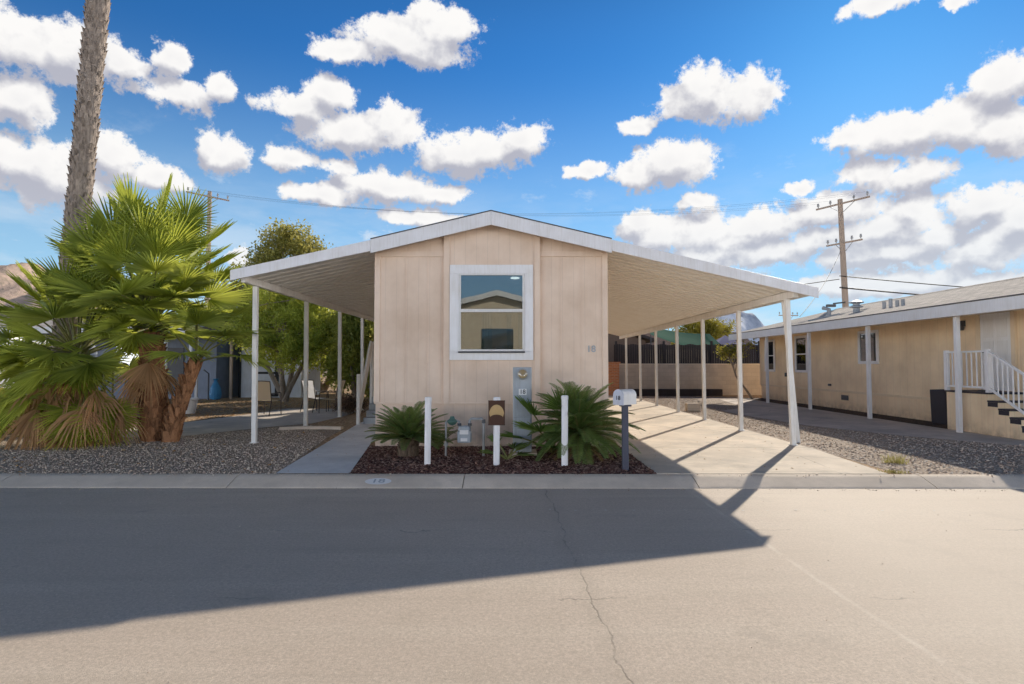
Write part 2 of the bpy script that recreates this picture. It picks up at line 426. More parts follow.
struct('side_drive', MB().sheet([(6.55,18.6),(6.75,16.4),(7.1,14.2),(8.1,12.1),(9.3,10.55),(11.5,9.9),(16,9.9),(16,12.0),(9.9,12.0),(9.9,24.5),(8.6,24.5),(7.9,20)], YZ+.010), DRIVE2)
struct('soil_strip', MB().sheet([(9.905,10.9),(10.8,10.9),(10.8,25.6),(9.905,25.6)], YZ+.012), m_gravel('dark_soil', ((.11,.08,.07),(.17,.125,.10),(.24,.19,.16)), 40))
# painted dots across the lane
d = MB()
xx = -.2
for i in range(15):
    r = rng.uniform(.006,.013); cx = .38 + i*.30 + rng.uniform(-.03,.03); cy = 6.42 + rng.uniform(-.02,.02)
    d.sheet([(cx + 1.5*r*math.cos(a)*rng.uniform(.7,1.2), cy + 1.3*r*math.sin(a)*rng.uniform(.7,1.2)) for a in np.linspace(0, 2*math.pi, 9)[:-1]], .004)
struct('road_marking', d, paint('worn_dots', (.80,.77,.72), .8, .1))
# number on the kerb
kb = thing('kerb_number', 'white painted oval on the kerb with the number 18', 'number', (-1.80,7.62,.05))
KM = Matrix.Translation((-1.80,7.68,.0595)) @ Matrix.Rotation(math.atan2(.076,.24),4,'X')
ov = MB(); ov.add([KM @ Vector((.175*math.cos(a), .085*math.sin(a), 0)) for a in np.linspace(0, 2*math.pi, 25)[:-1]], [tuple(range(24))])
part('paint_patch', ov, PLATE, kb)
part('number', text_mb('18', .15, KM @ Matrix.Translation((0,0,.003)) @ Matrix.Diagonal((1.25,.9,1,1))), GREYM, kb)

# ---- scattered stones, chips, litter ("stuff")
OCT = np.array([(1,0,0),(-1,0,0),(0,1,0),(0,-1,0),(0,0,1),(0,0,-1)], float)
OCF = np.array([(0,2,4),(2,1,4),(1,3,4),(3,0,4),(2,0,5),(1,2,5),(3,1,5),(0,3,5)])
def pip(P, poly):
    x, y = P[:,0], P[:,1]; inside = np.zeros(len(P), bool); n = len(poly)
    for i in range(n):
        x1, y1 = poly[i]; x2, y2 = poly[(i+1) % n]
        c = ((y1 > y) != (y2 > y)) & (x < (x2-x1)*(y-y1)/((y2-y1)+1e-12)+x1); inside ^= c
    return inside
def scatter(name, poly, n, smin, smax, z, m, flat=.6, jit=.35, elong=1.):
    a = np.array(poly); P = nr.uniform(a.min(0), a.max(0), (n, 2)); P = P[pip(P, poly)]; n = len(P)
    sz = smin + (smax-smin)*nr.random(n)**2.2
    V = np.repeat(OCT[None], n, 0)*(1 + nr.uniform(-jit, jit, (n,6,1)))
    V *= np.stack([sz*nr.uniform(.7,1.3,n)*elong, sz*nr.uniform(.7,1.2,n), sz*flat*nr.uniform(.7,1.2,n)], 1)[:,None,:]
    th = nr.uniform(0, 2*np.pi, n); tl = nr.normal(0, .35, n)
    c, s = np.cos(tl)[:,None], np.sin(tl)[:,None]
    X, Z = V[:,:,0]*c - V[:,:,2]*s, V[:,:,0]*s + V[:,:,2]*c
    V = np.stack([X, V[:,:,1], Z], 2)
    c, s = np.cos(th)[:,None], np.sin(th)[:,None]
    V = np.stack([V[:,:,0]*c - V[:,:,1]*s, V[:,:,0]*s + V[:,:,1]*c, V[:,:,2]], 2)
    V += np.concatenate([P, np.full((n,1), z)], 1)[:,None,:] + np.array([0,0,1])*(sz*flat*.35)[:,None,None]
    F = (OCF[None] + 6*np.arange(n)[:,None,None]).reshape(-1,3)
    mb = MB(); mb.npadd(V.reshape(-1,3), F)
    return struct(name, mb, m, kind='stuff')
scatter('gravel', [(-12,7.95),(-3.25,7.95),(-3.82,11.8),(-5.,14.3),(-7.2,11.8),(-12,12.4)], 30000, .006, .019, YZ+.004, STONEG)
scatter('gravel', [(5.3,7.95),(14,7.95),(10.5,9.8),(8.1,12.0),(6.9,14.4),(6.5,18.7),(8,26),(5.3,27)], 42000, .007, .024, YZ+.004, STONER)
scatter('mulch', [(-2.25,7.96),(1.96,7.96),(1.88,10.58),(-2.66,10.58)], 13000, .008, .026, YZ+.006, MCHIP, .45, .3, 1.7)
scatter('leaf_litter', [(-14,13),(-8.8,14.2),(-8.2,16.6),(-8,20),(-5,20),(-5,24),(-14,24)], 5000, .012, .045, YZ+.006, LITTER, .25)
scatter('gutter_grit', [(-12,7.38),(12,7.38),(12,7.53),(-12,7.53)], 900, .003, .011, .001, STONER)
scatter('road_grit', [(-8,2.2),(10,2.2),(12,7.4),(-12,7.4)], 700, .002, .008, .001, STONEG)
scatter('stray_pebbles', [(-12,7.76),(12,7.76),(12,7.93),(-12,7.93)], 240, .006, .018, .110, STONER)
scatter('slab_litter', [(2.0,8.0),(5.2,8.0),(5.2,20),(2.0,20)], 260, .005, .020, YZ+.017, LITTER, .3)
scatter('walk_litter', [(-3.2,8.0),(-2.3,8.0),(-2.7,11),(-3.8,14)], 60, .005, .018, YZ+.015, LITTER, .3)
scatter('gravel_litter', [(-9,8.0),(-3.3,8.0),(-3.9,13),(-8,11.5)], 260, .010, .035, YZ+.012, LITTER, .25)

# ------------------------------------------------------------------ the home at the centre
XL, XR, YF, YB = -2.56, 1.68, 10.60, 28.
CX, ZP, SL = -.43, 4.33, .236        # ridge line, ridge height at the roof skin, pitch
home = thing('manufactured_home', 'peach manufactured home number 18 with a white front window and two side canopies', 'house', (CX, YF, YZ))
def ztop(x): return ZP - SL*abs(x-CX)
def zwall(x): return ztop(x) - .17
w = MB(); w.prism([(XL,.88),(XR,.88),(XR,zwall(XR)),(CX,zwall(CX)),(XL,zwall(XL))], YF, YB)
part('wall', w, SIDE, home)
part('skirting', MB().box(XL+.012,XR-.012,YF+.012,YB-.01,YZ-.02,.882), SKIRT, home)
# bump-out panel in the middle
BX0, BX1 = -1.30, .457
b = MB(); b.prism([(BX0,.885),(BX1,.885),(BX1,zwall(BX1)-.004),(CX,zwall(CX)-.004),(BX0,zwall(BX0)-.004)], YF-.05, YF+.02)
b.box(BX0+.01,BX1-.01,YF-.036,YF+.02,YZ,.882)
part('centre_panel', b, SIDE, home)
tr = MB()
for x0, x1 in ((BX0-.003,BX0+.105),(BX1-.105,BX1+.003)):
    xm = (x0+x1)/2; tr.box(x0,x1,YF-.068,YF-.04,.89,zwall(xm)-.02)
for x0, x1 in ((XL-.018,XL+.085),(XR-.085,XR+.018)):
    tr.box(x0,x1,YF-.02,YF+.09,.89,zwall((x0+x1)/2)-.03)
tr.box(XL+.085,BX0-.004,YF-.022,YF+.01,3.57,3.67); tr.box(BX1+.004,XR-.085,YF-.022,YF+.01,3.57,3.67)
tr.box(XL-.01,BX0-.004,YF-.02,YF+.01,.87,.905); tr.box(BX1+.004,XR+.01,YF-.02,YF+.01,.87,.905); tr.box(BX0-.003,BX1+.003,YF-.066,YF-.03,.87,.905)
part('trim', tr, SIDEP, home, bevel=.004)
ba = MB()
for xx in (CX,): ba.box(xx-.012,xx+.012,YF-.054,YF-.04,3.43,zwall(xx)-.03)
for xx in (-1.62,-2.02, .82, 1.2): ba.box(xx-.006,xx+.006,YF-.006,YF+.01,.91,3.56)
part('batten', ba, SIDEP, home)
# window
win = MB(); WX0, WX1, WZ0, WZ1 = -1.19, .33, 1.67, 3.41; GX0, GX1, GZ0, GZ1 = -1.02, .17, 1.83, 3.25; ZM = 2.57
def frame(mb, x0,x1,z0,z1, ix0,ix1,iz0,iz1, y0,y1):
    mb.box(x0,x1,y0,y1,iz1,z1); mb.box(x0,x1,y0,y1,z0,iz0); mb.box(x0,ix0,y0,y1,iz0,iz1); mb.box(ix1,x1,y0,y1,iz0,iz1)
frame(win, WX0,WX1,WZ0,WZ1, GX0,GX1,GZ0,GZ1, YF-.085,YF-.045)
wo = part('window', win, TRIMW, home, bevel=.006)
sash = MB(); frame(sash, GX0+.002,GX1-.002,GZ0+.002,GZ1-.002, GX0+.035,GX1-.035,GZ0+.035,GZ1-.035, YF-.10,YF-.055)
sash.box(GX0+.035,GX1-.035,YF-.098,YF-.055,ZM-.028,ZM+.028)
part('sash', sash, WHITE, wo, bevel=.004)
sh = MB(); sh.box(GX0-.01,GX1+.01,YF-.125,YF-.085,GZ0-.03,GZ0-.002); part('sill', sh, DGREY, wo)
p1 = MB(); p1.box(GX0+.03,GX1-.03,YF-.078,YF-.072,ZM+.02,GZ1-.03); part('pane', p1, GLASS, wo)
p2 = MB(); p2.box(GX0+.03,GX1-.03,YF-.070,YF-.064,GZ0+.03,ZM-.02); part('pane', p2, GLASS, wo)
# room behind: back wall, curtain, ceiling lamp (in front of the solid wall plane, a shallow lined recess)
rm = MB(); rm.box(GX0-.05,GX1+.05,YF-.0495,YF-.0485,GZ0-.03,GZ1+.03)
part('blind_or_backing', rm, m_siding('room_back', (.06,.06,.055), 3.1, .1), wo)  # dark sheet for the room's back wall, its dimness put into the colour
cu = MB()
def drape(x0, x1, z0, z1, n, taper=0.):
    vs = []; fs = []
    for i in range(n+1):
        s = i/n; xx = x0 + (x1-x0)*s; yy = YF-.056 + .004*math.sin(i*2.4)
        vs += [(xx, yy, z1), (xx + taper*(.5-s), yy, z0)]
    for i in range(n): fs.append((2*i, 2*i+1, 2*i+3, 2*i+2))
    cu.add(vs, fs)
drape(-.60,-.42,1.87,2.53,10); drape(-.16,-.06,1.92,2.5,8,.03); drape(.05,.13,1.87,2.52,8)
for i in range(9): cu.box(-.33+i*.05,-.315+i*.05,YF-.058,YF-.053,1.87,1.93)
part('curtain', cu, CURT, wo)
lp = MB(); lp.add([(.0+.085*math.cos(a),YF-.055,3.17+.022*math.sin(a)) for a in np.linspace(0,2*math.pi,17)[:-1]], [tuple(range(16))])
part('ceiling_lamp', lp, LAMPM, wo)
part('house_number', text_mb('18', .17, Matrix.Translation((1.39,YF-.010,1.87)) @ Matrix.Rotation(R(90),4,'X')), GREYM, home)
# roof skin and fascias
YR = 10.30
rf = MB(); rf.prism([(XL-.02,ztop(XL-.02)-.12),(CX,ZP-.12),(XR+.04,ztop(XR+.04)-.12),(XR+.04,ztop(XR+.04)),(CX,ZP),(XL-.02,ztop(XL-.02))], YR+.03, YB+.2)
part('roof', rf, SHING, home)
fa = MB()
fh = .235
for x0, x1 in ((XL-.03,CX-.002),(CX+.002,XR+.05)):
    fa.prism([(x0,ztop(x0)-fh),(x1,ztop(x1)-fh),(x1,ztop(x1)+.012),(x0,ztop(x0)+.012)], YR, YR+.028)
part('fascia', fa, FASC, home, bevel=.004)
dp = MB()
for x0, x1 in ((XL-.03,CX),(CX,XR+.05)):
    dp.prism([(x0,ztop(x0)+.013),(x1,ztop(x1)+.013),(x1,ztop(x1)+.03),(x0,ztop(x0)+.03)], YR-.012, YR+.05)
part('drip_edge', dp, DGREY, home)
for yy in (13.5, 17., 21.): part('roof_vent', MB().tube([(.5,yy,ztop(.5)-.05),(.5,yy,ztop(.5)+.3)], .05, 10), GALV, home)
# canopies: ribbed pan panels running down the slope
def canopy(name, xin, xout, zin, zout, y0, y1, beam_x, ppos, pw, mat):
    """pan underside with one rib every 20 cm"""
    m = MB(); per = .30; n = int((y1-y0)/per); prof = []
    for i in range(n):
        y = y0 + .03 + i*per; prof += [(y,.06),(y+.02,0),(y+.20,0),(y+.22,.06)]
    vs = []
    for y, dz in prof: vs += [(xin,y,zin-.11+dz),(xout,y,zout-.11+dz)]
    for y, dz in prof: vs += [(xin,y,zin-.02),(xout,y,zout-.02)]
    L = len(prof); fs = []
    for i in range(L-1):
        fs.append((2*i,2*i+1,2*i+3,2*i+2)); j = 2*L
        fs.append((j+2*i,j+2*i+2,j+2*i+3,j+2*i+1))
        fs.append((2*i+1,j+2*i+1,j+2*i+3,2*i+3))
    m.add(vs, fs)
    c = part(name, m, mat, home)
    s = 1 if xout > xin else -1
    f = MB(); f.prism([(xin+s*.004,zin-.20),(xout,zout-.185),(xout,zout+.0),(xin+s*.004,zin+.0)], y0-.002, y0+.026)
    part('fascia', f, FASC, c, bevel=.004)
    g = MB(); g.box(min(xout,xout-s*.02),max(xout,xout-s*.02),y0+.03,y1,zout-.115,zout-.005); part('gutter', g, FASC, c)
    bm = MB(); zb = zin + (zout-zin)*(beam_x-xin)/(xout-xin) - .113
    bm.box(beam_x-.04,beam_x+.04,y0+.12,y1-.1,zb-.13,zb); part('beam', bm, POSTM, c, bevel=.004)
    for i, y in enumerate(ppos):
        lean = .05 if (i == 0 and s > 0) else 0.
        P = MB(); P.bar((beam_x-.02,y,zb-.13),(beam_x+lean,y,YZ+.016),pw,pw,(0,1,0))
        P.box(beam_x+lean-.065,beam_x+lean+.065,y-.065,y+.065,YZ+.012,YZ+.028)
        part('post', P, POSTM, home, bevel=.006)
    return zb
zr0 = ztop(XR+.05)
zb = canopy('carport_canopy', XR+.05, 5.40, zr0, 2.96, YR, 28., 5.05, [10.72,13.05,15.55,18.05,20.75,23.4,26.3], .085, CANOPY)
P = MB(); P.bar((5.17,11.15,zb-.13),(5.37,11.10,YZ),.07,.07,(0,1,0)); part('post', P, POSTM, home, bevel=.006)
zl0 = ztop(XL-.03)
zbl = canopy('porch_canopy', XL-.03, -5.10, zl0, 3.28, YR, 22., -4.92, [10.98,13.67,16.3,18.7], .085, CANOPY)
# entry steps against the left side
st = thing('entry_steps', 'white sided wooden entry steps along the shaded left wall of the centre home', 'steps', (-3.3,14.6,YZ))
for i in range(5):
    y = 14.5+i*.27; s_ = MB(); s_.box(-3.78,-2.68,y,15.9,YZ+i*.16,YZ+i*.16+.155); part('tread', s_, GREYM, st, bevel=.005)
rl = MB(); rl.bar((-3.86,14.35,.42),(-3.86,15.55,2.15),.05,.24,(0,0,1)); part('side_board', rl, POSTM, st, bevel=.004)
rl = MB(); rl.box(-3.90,-3.82,14.28,14.36,YZ,1.35); part('newel_post', rl, POSTM, st, bevel=.004)
rl = MB(); rl.box(-3.88,-3.80,15.50,15.58,YZ,2.2); part('newel_post', rl, POSTM, st, bevel=.004)

# ------------------------------------------------------------------ yellow home on the right
X2, Y2A, Y2B = 10.80, 10.9, 25.6
h2 = thing('manufactured_home', 'long yellow home on the right with shingle roof, white eave posts and panelled door', 'house', (X2, 18, YZ))
RX2, RZ2, EX2, EZ2 = 14.4, 4.02, 9.55, 2.88
w = MB(); w.prism([(X2,.70),(18.,.70),(18.,2.9),(RX2,RZ2-.2),(X2,2.98)], Y2A, Y2B); part('wall', w, SIDE2, h2)
part('skirting', MB().box(X2+.02,17.98,Y2A+.02,Y2B-.02,YZ-.02,.695), SIDE2, h2)
part('trim', MB().box(X2-.018,X2+.02,Y2A,Y2B+.01,.66,.73).box(X2-.02,X2+.06,Y2B-.06,Y2B+.02,.73,2.78), TRIM2, h2)
rf = MB(); rf.prism([(EX2,EZ2-.03),(RX2,RZ2-.03),(19.4,2.88),(19.4,2.92),(RX2,RZ2+.03),(EX2,EZ2+.03)], 10.72, Y2B+.3); part('roof', rf, SHING, h2)
part('ridge_cap', MB().prism([(RX2-.16,RZ2),(RX2+.16,RZ2),(RX2,RZ2+.06)], 10.72, Y2B+.3), SHING, h2)
so = MB(); so.prism([(EX2+.02,EZ2-.16),(X2+.0,EZ2-.13),(X2+.0,EZ2-.10),(EX2+.02,EZ2-.06)], 10.76, Y2B+.25); part('soffit', so, CANOPY, h2)
part('fascia', MB().box(EX2-.025,EX2,10.72,Y2B+.3,EZ2-.24,EZ2+.015), TRIMW, h2, bevel=.004)
part('drip_edge', MB().box(EX2-.04,EX2+.04,10.71,Y2B+.31,EZ2+.028,EZ2+.045), DGREY, h2)
for y in (12.75,15.95,19.15,22.35):
    P = MB(); P.box(9.64,9.73,y-.045,y+.045,YZ,EZ2-.13); part('post', P, TRIMW, h2, bevel=.006)
def window2(yc, w_, z0, z1, split=True):
    f = MB()
    def fr(y0,y1,a,b,t,xa,xb):
        f.box(xa,xb,y0,y1,b-t,b); f.box(xa,xb,y0,y1,a,a+t); f.box(xa,xb,y0,y0+t,a+t,b-t); f.box(xa,xb,y1-t,y1,a+t,b-t)
    y0, y1 = yc-w_/2, yc+w_/2
    fr(y0,y1,z0,z1,.09,X2-.05,X2-.003)
    if split: f.box(X2-.045,X2-.006,y0+.09,y1-.09,(z0+z1)/2-.02,(z0+z1)/2+.02)
    else: f.box(X2-.045,X2-.006,yc-.02,yc+.02,z0+.09,z1-.09)
    o = part('window', f, TRIMW, h2, bevel=.004)
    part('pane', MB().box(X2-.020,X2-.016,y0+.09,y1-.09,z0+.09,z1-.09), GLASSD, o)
    part('blind_or_backing', MB().box(X2-.008,X2-.005,y0+.09,y1-.09,(z0+z1)/2 if split else z0+.09,z1-.09), BLIND, o)
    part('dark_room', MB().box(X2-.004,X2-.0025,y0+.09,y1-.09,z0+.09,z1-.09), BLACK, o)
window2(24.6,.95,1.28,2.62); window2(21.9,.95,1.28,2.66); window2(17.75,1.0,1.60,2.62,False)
# door
dr = MB(); dr.box(X2-.045,X2-.003,12.62,13.45,1.01,2.74)
do = part('door', dr, DOORW, h2, bevel=.004)
for zz0, zz1 in ((1.12,1.58),(1.68,2.12),(2.2,2.62)):
    for yy0, yy1 in ((12.71,12.99),(13.08,13.36)): part('door_panel', MB().box(X2-.055,X2-.046,yy0,yy1,zz0,zz1), paint('door_panel_shaded', (.83,.81,.78), .45, .05), do, bevel=.004)  # panels coloured darker than the door, painting in the shade of their relief
part('handle', MB().lathe((X2-.07,13.38,1.88),[(.0,-.03),(.03,-.02),(.03,.02),(.0,.03)],10), DGREY, do)
dt = MB(); dt.box(X2-.06,X2-.004,12.51,12.615,.98,2.85); dt.box(X2-.06,X2-.004,13.455,13.56,.98,2.85); dt.box(X2-.06,X2-.004,12.616,13.454,2.745,2.85)
part('door_frame', dt, TRIM2, h2)
lt = MB(); lt.lathe((X2-.09,14.0,2.50),[(.0,-.10),(.07,-.09),(.09,-.02),(.05,.04),(.03,.08),(.0,.09)],12); lt.box(X2-.05,X2-.003,13.93,14.07,2.50,2.64)
part('wall_lamp', lt, DGREY, h2)
part('vent_grille', MB().box(X2-.012,X2-.003,18.9,19.3,.42,.58), DGREY, h2)
part('outlet_box', MB().box(X2-.05,X2-.003,23.1,23.22,1.10,1.25), DGREY, h2); part('outlet_box', MB().box(X2-.04,X2-.003,19.9,20.05,.85,.92), DGREY, h2)
def roofz(x): return EZ2 + (RZ2-EZ2)*(x-EX2)/(RX2-EX2)
v = MB(); zv = roofz(11.3)
v.tube([(11.3,19.2,zv-.1),(11.3,19.2,zv+.18)], .10, 12); v.lathe((11.3,19.2,zv+.16),[(.06,0),(.20,.02),(.20,.05),(.10,.10),(.10,.14),(.22,.17),(.22,.2),(.05,.26)],14); part('roof_vent', v, GALV, h2)
for yy, hh in ((17.6,.22),(17.3,.28),(17.0,.2),(16.75,.2)): part('roof_vent', MB().tube([(11.2,yy,roofz(11.2)-.05),(11.2,yy,roofz(11.2)+hh)], .05, 10), GALV, h2)
v = MB(); zz = roofz(10.9); v.bar((10.4,20.6,roofz(10.4)+.03),(11.3,20.2,roofz(11.3)+.03),.25,.08); v.tube([(11.2,20.7,zz),(11.2,20.7,zz+.35),(11.1,20.9,zz+.42)], .07, 10); part('roof_vent', v, GALV, h2)
# steps with railing, descending towards the street
s2 = thing('entry_steps', 'yellow boarded entry landing with dark treads and white baluster railing under the white door', 'steps', (10.3,12.6,YZ))
sx0, sx1 = 9.92, 10.74
part('landing', MB().box(sx0,sx1,12.27,13.42,YZ-.02,.96), SIDE2, s2)
part('landing_deck', MB().box(sx0-.02,sx1,12.25,13.44,.962,1.002), BINM, s2)
n = 5
for i in range(n):
    y1 = 12.265-i*.27; y0 = y1-.265; z = .83-i*.15
    part('riser', MB().box(sx0,sx1,y0,y1,YZ-.02,z-.03), SIDE2, s2)
    part('tread', MB().box(sx0-.012,sx1,y0-.02,y1,z-.028,z+.006), BINM, s2)
    part('step_face', MB().box(sx0-.006,sx0-.001,y0+.01,y1-.004,z-.12,z-.03), BINM, s2)
ra = MB(); ra.bar((sx0+.02,13.42,1.87),(sx0+.02,12.25,1.87),.045,.04); ra.bar((sx0+.02,12.25,1.87),(sx0+.02,10.90,1.12),.045,.04); ra.bar((sx0+.02,13.42,1.10),(sx0+.02,12.25,1.10),.04,.04); ra.bar((sx0+.02,12.25,1.10),(sx0+.02,10.90,.35),.04,.04)
part('handrail', ra, TRIMW, s2)
for i in range(9):
    y = 13.38-i*.138; part('baluster', MB().box(sx0+.01,sx0+.03,y-.010,y+.010,1.11,1.85), TRIMW, s2)
for i in range(10):
    y = 12.14-i*.122; dz = (12.25-y)*.5556; part('baluster', MB().box(sx0+.01,sx0+.03,y-.010,y+.010,1.12-dz,1.85-dz), TRIMW, s2)
for y, za, zt in ((13.42,1.0,1.91),(12.25,1.0,1.91),(10.90,YZ,1.16)): part('newel_post', MB().box(sx0-.02,sx0+.06,y-.04,y+.04,za,zt), TRIMW, s2)
bn = MB(); bn.prism([(14.30,YZ+.012),(14.83,YZ+.012),(14.87,.95),(14.36,.98)], 10.56, 10.64, 'x')
pnl = part('storage_panel', bn, BINM, bevel=.01); tag(pnl, 'dark charcoal panel standing on the soil beside the yellow landing', 'panel')

# ------------------------------------------------------------------ home across the street (seen in the front window's reflection)
h3 = thing('manufactured_home', 'tan gabled home across the street, seen only as a reflection in the front window', 'house', (-1,-8.6,YZ))
w = MB(); w.prism([(-3.3,YZ),(1.5,YZ),(1.5,4.45),(-.9,5.05),(-3.3,4.45)], -22, -8.6); part('wall', w, TANW, h3)
w = MB(); w.prism([(-6.5,3.70),(-.9,5.08),(4.9,3.65),(4.9,3.85),(-.9,5.30),(-6.5,3.90)], -22.2, -8.2); part('roof', w, SHING, h3)
w = MB(); w.prism([(-6.5,3.68),(-.9,5.06),(-.9,5.33),(-6.5,3.93)], -8.2, -8.15); w.prism([(-.9,5.06),(4.9,3.63),(4.9,3.88),(-.9,5.33)], -8.2, -8.15); part('fascia', w, WHITE, h3)
w = MB(); w.box(-1.7,-.1,-8.6,-8.54,1.7,3.4); part('window', w, GLASSD, h3)
for xx in (-6.3,4.7):
    for yy in (-8.5,-12,-16): part('post', MB().box(xx-.05,xx+.05,yy-.05,yy+.05,YZ,3.4), WHITE, h3)

# ------------------------------------------------------------------ street furniture in the planting bed
def bollard(x, y, h, label):
    t = thing('bollard', label, 'bollard', (x,y,YZ), 'white bollards in the planting bed')
    part('pipe', MB().tube([(x-.006,y,YZ-.05),(x,y,YZ+h-.05)], .048, 20), BOLL, t, smooth=False)
    part('cap', MB().lathe((x,y,YZ+h-.052),[(.053,0),(.053,.045),(.045,.058),(.0,.062)],20), BOLL, t)
    return t
bollard(-1.30,8.70,1.00,'white pipe bollard in front of the small cycad, leftmost of the three')
bollard(-.27,8.66,1.00,'white pipe bollard carrying the brown sign, middle of the three')
bollard(.735,8.60,1.03,'white pipe bollard in front of the large cycad, rightmost of the three')
sg = thing('utility_sign', 'small brown sign with a tan arch shape fixed to the middle white bollard', 'sign', (-.27,8.60,.6))
part('plate', MB().box(-.395,-.150,8.585,8.606,.705,1.055), BROWNS, sg, bevel=.003)
ar = MB(); pts = []
for a in np.linspace(R(10), R(170), 15): pts.append((-.2725+.112*math.cos(a), .85+.15*math.sin(a)))
for a in np.linspace(R(160), R(20), 15): pts.append((-.2725+.10*math.cos(a), .80+.055*math.sin(a)))
L = 15; vs = [(x_, 8.5835, z_) for x_, z_ in pts]
ar.add(vs, [(i, i+1, 29-i-1, 29-i) for i in range(14)])
part('emblem', ar, TANS, sg)
for z_ in (1.05,.698): part('rim', MB().box(-.398,-.147,8.580,8.609,z_,z_+.012), BROWNS, sg)
# electric pedestal
ep = thing('meter_pedestal', 'tall grey electric meter pedestal with round glass meter and white 18 label', 'meter cabinet', (.12,9.65,YZ))
part('pad', MB().box(-.10,.36,9.50,9.95,YZ-.03,YZ+.05), KERB, ep, bevel=.01)
part('cabinet', MB().box(-.035,.275,9.60,9.88,YZ+.05,1.545), GREYM, ep, bevel=.012)
part('door_panel', MB().box(-.018,.258,9.592,9.602,YZ+.12,.72).box(-.018,.258,9.592,9.602,.74,1.02).box(-.018,.258,9.592,9.602,1.035,1.20), GREYM, ep, bevel=.005)
mm = MB(); C_ = (.125,9.60,1.435)
def ylathe(mb, c, prof, seg=24):
    t = MB(); t.lathe((0,0,0), prof, seg); mb.add([(c[0]+x_, c[1]-z_, c[2]+y_) for x_, y_, z_ in t.v], t.f); return mb
part('meter_ring', ylathe(MB(), C_, [(.095,0),(.095,.03),(.08,.045),(.0,.045)]), GALV, ep)
mt_ = part('meter_face', ylathe(MB(), C_, [(.07,.046),(.07,.055),(.0,.056)]), TANS, ep)
part('meter_glass', ylathe(MB(), C_, [(.078,.046),(.078,.09),(.06,.105),(.0,.11)]), MGLASS, ep, smooth=True)
part('number_plate', MB().box(.06,.19,9.588,9.592,1.09,1.19), PLATE, ep)
part('number', text_mb('18', .10, Matrix.Translation((.125,9.586,1.14)) @ Matrix.Rotation(R(90),4,'X')), DGREY, ep)
# gas meter
gm = thing('gas_meter', 'grey gas meter with looping pipes between the left and middle bollards', 'gas meter', (-.8,9.4,YZ))
gx, gy = -.82, 9.45
part('meter_body', MB().box(gx-.11,gx+.11,gy-.09,gy+.09,.33,.52).prism([(gx-.11,.52),(gx+.11,.52),(gx+.085,.60),(gx-.085,.60)],gy-.085,gy+.085), GREYM, gm, bevel=.025)
part('dial', MB().box(gx-.07,gx+.07,gy-.10,gy-.088,.47,.54), PLATE, gm)
part('data_plate', MB().box(gx-.055,gx+.055,gy-.098,gy-.089,.36,.41), PLATE, gm)
pi_ = MB()
pi_.tube([(gx-.30,gy,YZ-.03),(gx-.30,gy,.66),(gx-.27,gy,.68),(gx-.12,gy,.68),(gx-.085,gy,.66),(gx-.085,gy,.58)], .018, 10)
pi_.tube([(gx+.085,gy,.58),(gx+.085,gy,.68),(gx+.11,gy,.71),(gx+.28,gy,.71),(gx+.31,gy,.68),(gx+.31,gy,YZ-.03)], .022, 10)
part('pipe', pi_, GALV, gm, smooth=True)
part('regulator', MB().lathe((gx-.20,gy,.60),[(.0,0),(.05,.02),(.085,.06),(.085,.08),(.045,.11),(.03,.15),(.0,.155)],16), paint('green_paint',(.10,.20,.17),.5,.1), gm)
part('valve', MB().tube([(gx-.30,gy-.03,.30),(gx-.30,gy+.03,.30)], .035, 10).box(gx-.31,gx-.29,gy-.05,gy-.02,.26,.36), GALV, gm)
for x_, za, zb_ in ((gx-.085,.60,.64),(gx+.085,.60,.64),(gx+.31,.64,.70)): part('union', MB().tube([(x_,gy,za),(x_,gy,zb_)], .032, 8), DGREY, gm)
# mailbox
mbx = thing('mailbox', 'white dome topped mailbox numbered 18 on a slate blue post by the driveway', 'mailbox', (1.56,8.25,YZ))
part('post', MB().box(1.515,1.60,8.22,8.305,YZ-.05,1.00), POSTB, mbx, bevel=.006)
part('bracket', MB().box(1.49,1.64,8.20,8.34,1.0,1.025), POSTB, mbx)
M_ = Matrix.Translation((1.565,8.27,1.027)) @ Matrix.Rotation(R(42),4,'Z')
def dome(x0, x1, g=0.):
    pr = [(-.085-g,-g*.5),(.085+g,-g*.5),(.085+g,.13)]
    for a in np.linspace(R(8), R(172), 13): pr.append(((.085+g)*math.cos(a), .13+(.085+g)*math.sin(a)))
    pr.append((-.085-g,.13)); t = MB(); t.prism(pr, x0, x1, 'x'); r = MB(); r.add([M_ @ Vector(q) for q in t.v], t.f); return r
bo = part('box', dome(-.15,.15), WHITE, mbx, bevel=.004)
part('box_door', dome(-.164,-.147,.004), paint('mail_door',(.55,.58,.68),.45,.05), mbx)
part('number', text_mb('18', .085, M_ @ Matrix.Translation((-.1665,0,.095)) @ Matrix.Rotation(R(-90),4,'Z') @ Matrix.Rotation(R(90),4,'X')), BLACK, mbx)
fl = MB(); fl.box(.0,.012,.088,.094,.06,.16); fl.box(.0,.06,.089,.095,.145,.165); f2 = MB(); f2.add([M_ @ Vector(q) for q in fl.v], fl.f); part('flag', f2, GREYM, mbx)

